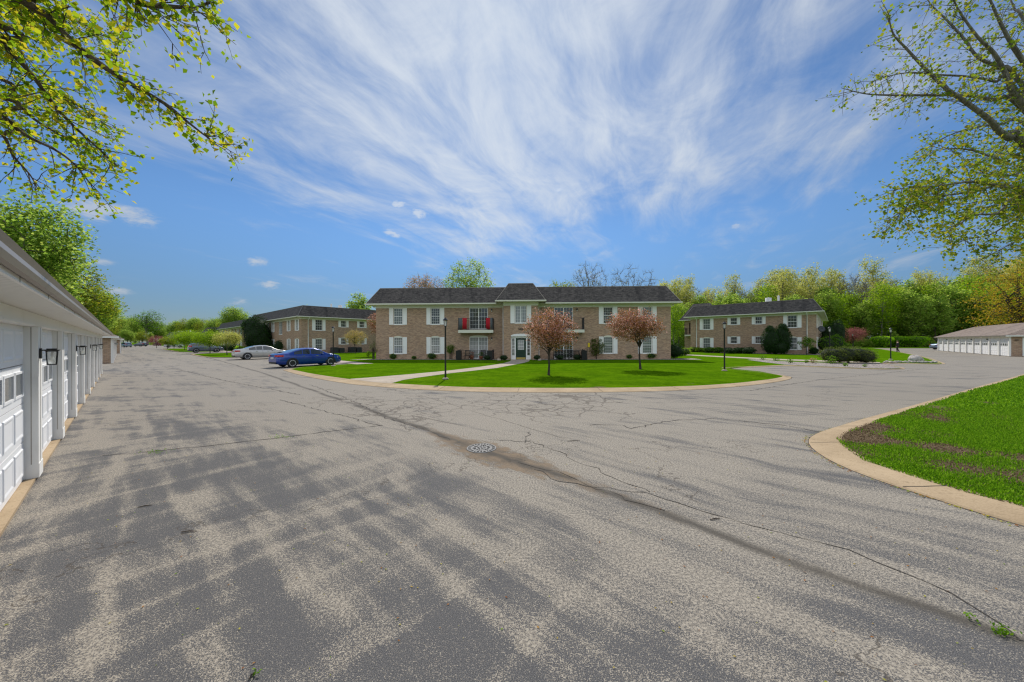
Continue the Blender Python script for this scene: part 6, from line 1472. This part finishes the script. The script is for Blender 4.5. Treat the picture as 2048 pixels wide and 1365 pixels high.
# front lawn edge fringe along the kerb
def fringe(line, n, h, w_, seed, depth=.5):
    g = np.random.default_rng(seed); L = [0]
    for a, b in zip(line, line[1:]): L.append(L[-1] + (b - a).length)
    q = g.uniform(0, L[-1], n); i = np.clip(np.searchsorted(L, q) - 1, 0, len(line) - 2); pts = np.array([(p.x, p.y) for p in line]); L = np.array(L)
    f = ((q - L[i]) / (L[i + 1] - L[i] + 1e-9))[:, None]; p = pts[i] * (1 - f) + pts[i + 1] * f; d = pts[i + 1] - pts[i]; d /= np.linalg.norm(d, axis=1)[:, None] + 1e-9
    nrm = np.stack([-d[:, 1], d[:, 0]], 1); p = p + nrm * (g.uniform(-.015, depth, n) ** 1.0)[:, None]
    hh = h * g.uniform(.5, 1.4, n); a = g.uniform(0, 6.28, n); base = np.stack([p[:, 0], p[:, 1], np.full(n, .055)], 1); s = np.stack([-np.sin(a) * w_, np.cos(a) * w_, np.zeros(n)], 1); t = base + np.stack([np.cos(a) * hh * .4, np.sin(a) * hh * .4, hh], 1)
    V = np.stack([base - s, base + s, t], 1).reshape(-1, 3); o = np_mesh('grass', V, np.arange(3 * n).reshape(n, 3), [M['f_grass']]); o['kind'] = 'stuff'

# moss and weeds in the joints
def tuft(px, y, n, r, label):
    g = np.random.default_rng(int(px)); o = empty('weed', G(px, y), label=label, cat='weed', group='weeds in the pavement joints')
    leaves(o, 'foliage', np.stack([g.normal(size=n) * r, g.normal(size=n) * r * .5, g.uniform(.005, .04, n)], 1), .022, M['f_grass'], g=g, up=.2, aspect=2.5)
tuft(2000, 1268, 60, .035, 'largest green weed in the joint near the lower right corner')
tuft(1938, 1238, 16, .022, 'small green weed farther up the lower right joint')
tuft(310, 906, 60, .12, 'moss strip in the cross joint in front of the garages')
tuft(560, 876, 50, .12, 'moss strip near the middle of the cross joint')
tuft(515, 1352, 10, .01, 'small green sprig at the bottom edge of the picture')
# fallen leaves and chips on the asphalt
g = np.random.default_rng(320); n = 2600
r_ = g.uniform(0, 1, n) ** .7 * 14 + 1.3; th = g.uniform(R(-58), R(62), n); x, y = np.sin(th) * r_, np.cos(th) * r_; k = (x * BX.x + y * BX.y > -.7) & ~inside(x, y); x, y = x[k], y[k]
V, Fc = leafgeo(np.stack([x, y, np.full(len(x), .006)], 1), .014, g, up=6, aspect=2.2, fold=.05, var=.7); V[:, 2] = np.maximum(V[:, 2], .003)
np_mesh('leaf_litter', V, Fc, [M['f_litter']])['kind'] = 'stuff'
q = []
for i in range(420):
    t = g.uniform(); px_ = 1611 + (g.normal() * 4); a = nl_o[4:16]; j = g.integers(0, len(a) - 1); p = a[j].lerp(a[j + 1], g.uniform()); q.append((p.x - abs(g.normal()) * .03, p.y + g.normal() * .02, .008))
V, Fc = leafgeo(np.array(q), .022, g, up=4, aspect=2.0, fold=.05, var=.6); np_mesh('leaf_litter', V, Fc, [M['f_litter']])['kind'] = 'stuff'
# twigs lying on the asphalt
for i, (px_, y_, l, a, lab) in enumerate(((378, 1065, .07, .1, 'small brown twig on the dark asphalt left of centre'), (290, 1014, .06, .5, 'thin brown twig on the asphalt nearer the garages'), (505, 1354, .02, 1.4, 'short reddish twig at the very bottom of the picture'), (1147, 883, .12, .1, 'brown bark scrap on the pale asphalt beyond the drain'), (1430, 1040, .06, .2, 'brown bark scrap on the asphalt below the right kerb'))):
    t = MB(); t.tube([(-l, 0, .008), (0, .006, .011), (l, 0, .007)], [.004, .006, .003], 6); o = t.build('twig', M['bark']); o.location = G(px_, y_); o.rotation_euler = (0, 0, a); tag(o, lab, 'twig', 'twigs on the asphalt')
# patio and balcony things
chair(-5.3, -.75, R(200), 'dark patio chair at the left end of the left patio')
chair(-3.6, -.75, R(160), 'dark patio chair right of centre on the left patio')
bench(3.75, -.75, 1.15, 'dark bench at the left of the right patio'); bench(5.2, -.75, 1.1, 'dark bench at the right of the right patio')
pot(-5.9, -.45, 2.95, 'terracotta pot of reddish leaves at the left end of the balcony'); pot(-3.2, -.45, 2.95, 'terracotta pot of dry leaves behind the right red towel')
pot(-4.9, -.5, 0.0, 'pot of red-brown foliage on the left patio', 'f_crab', 1.6); pot(-3.9, -.9, 0.0, 'low green potted plant on the left patio', 'f_green', 1.5)
def planter(x, y, label):
    o = empty('planter_box', b1(x, y, 0), B1R, label=label, cat='planter', group='dark slatted planter boxes at the patio corners')
    c = MB(); c.box(-.24, -.24, .04, .24, .24, .88)
    for i in range(5): c.box(-.25 + i * .1, -.255, .05, -.18 + i * .1, -.2405, .86)
    c.build('case', M['black'], o); MB().box(-.27, -.27, .88, .27, .27, .93).build('lid', M['black'], o)
planter(-5.95, -1.65, 'dark tall box at the left corner of the left patio'); planter(-2.95, -1.65, 'dark tall box at the right corner of the left patio'); planter(6.0, -1.6, 'dark tall box at the right corner of the right patio')
o = empty('garden_banner', b1(6.35, -1.5, 0), B1R, label='small yellow banner on a thin pole right of the right patio', cat='banner'); MB().tube([(0, 0, 0), (0, 0, 1.75)], .012, 6).build('pole', M['black'], o); MB().box(.02, -.01, 1.25, .22, .01, 1.65).build('cloth', M['yellow'], o)
w2 = MB(); w2.blob((0, 0, .12), (.2, .14, .12), n=8, amp=.1, seed=3); o = w2.build('stone', M['walk']); o.location = G(998, 722.6); tag(o, 'white stone left of the dark shrub by the entrance', 'stone')
w2 = MB(); w2.blob((0, 0, .10), (.16, .12, .10), n=8, amp=.1, seed=5); o = w2.build('stone', M['walk']); o.location = G(1079, 722.6); tag(o, 'white stone beside the dark shrub right of the entrance', 'stone')
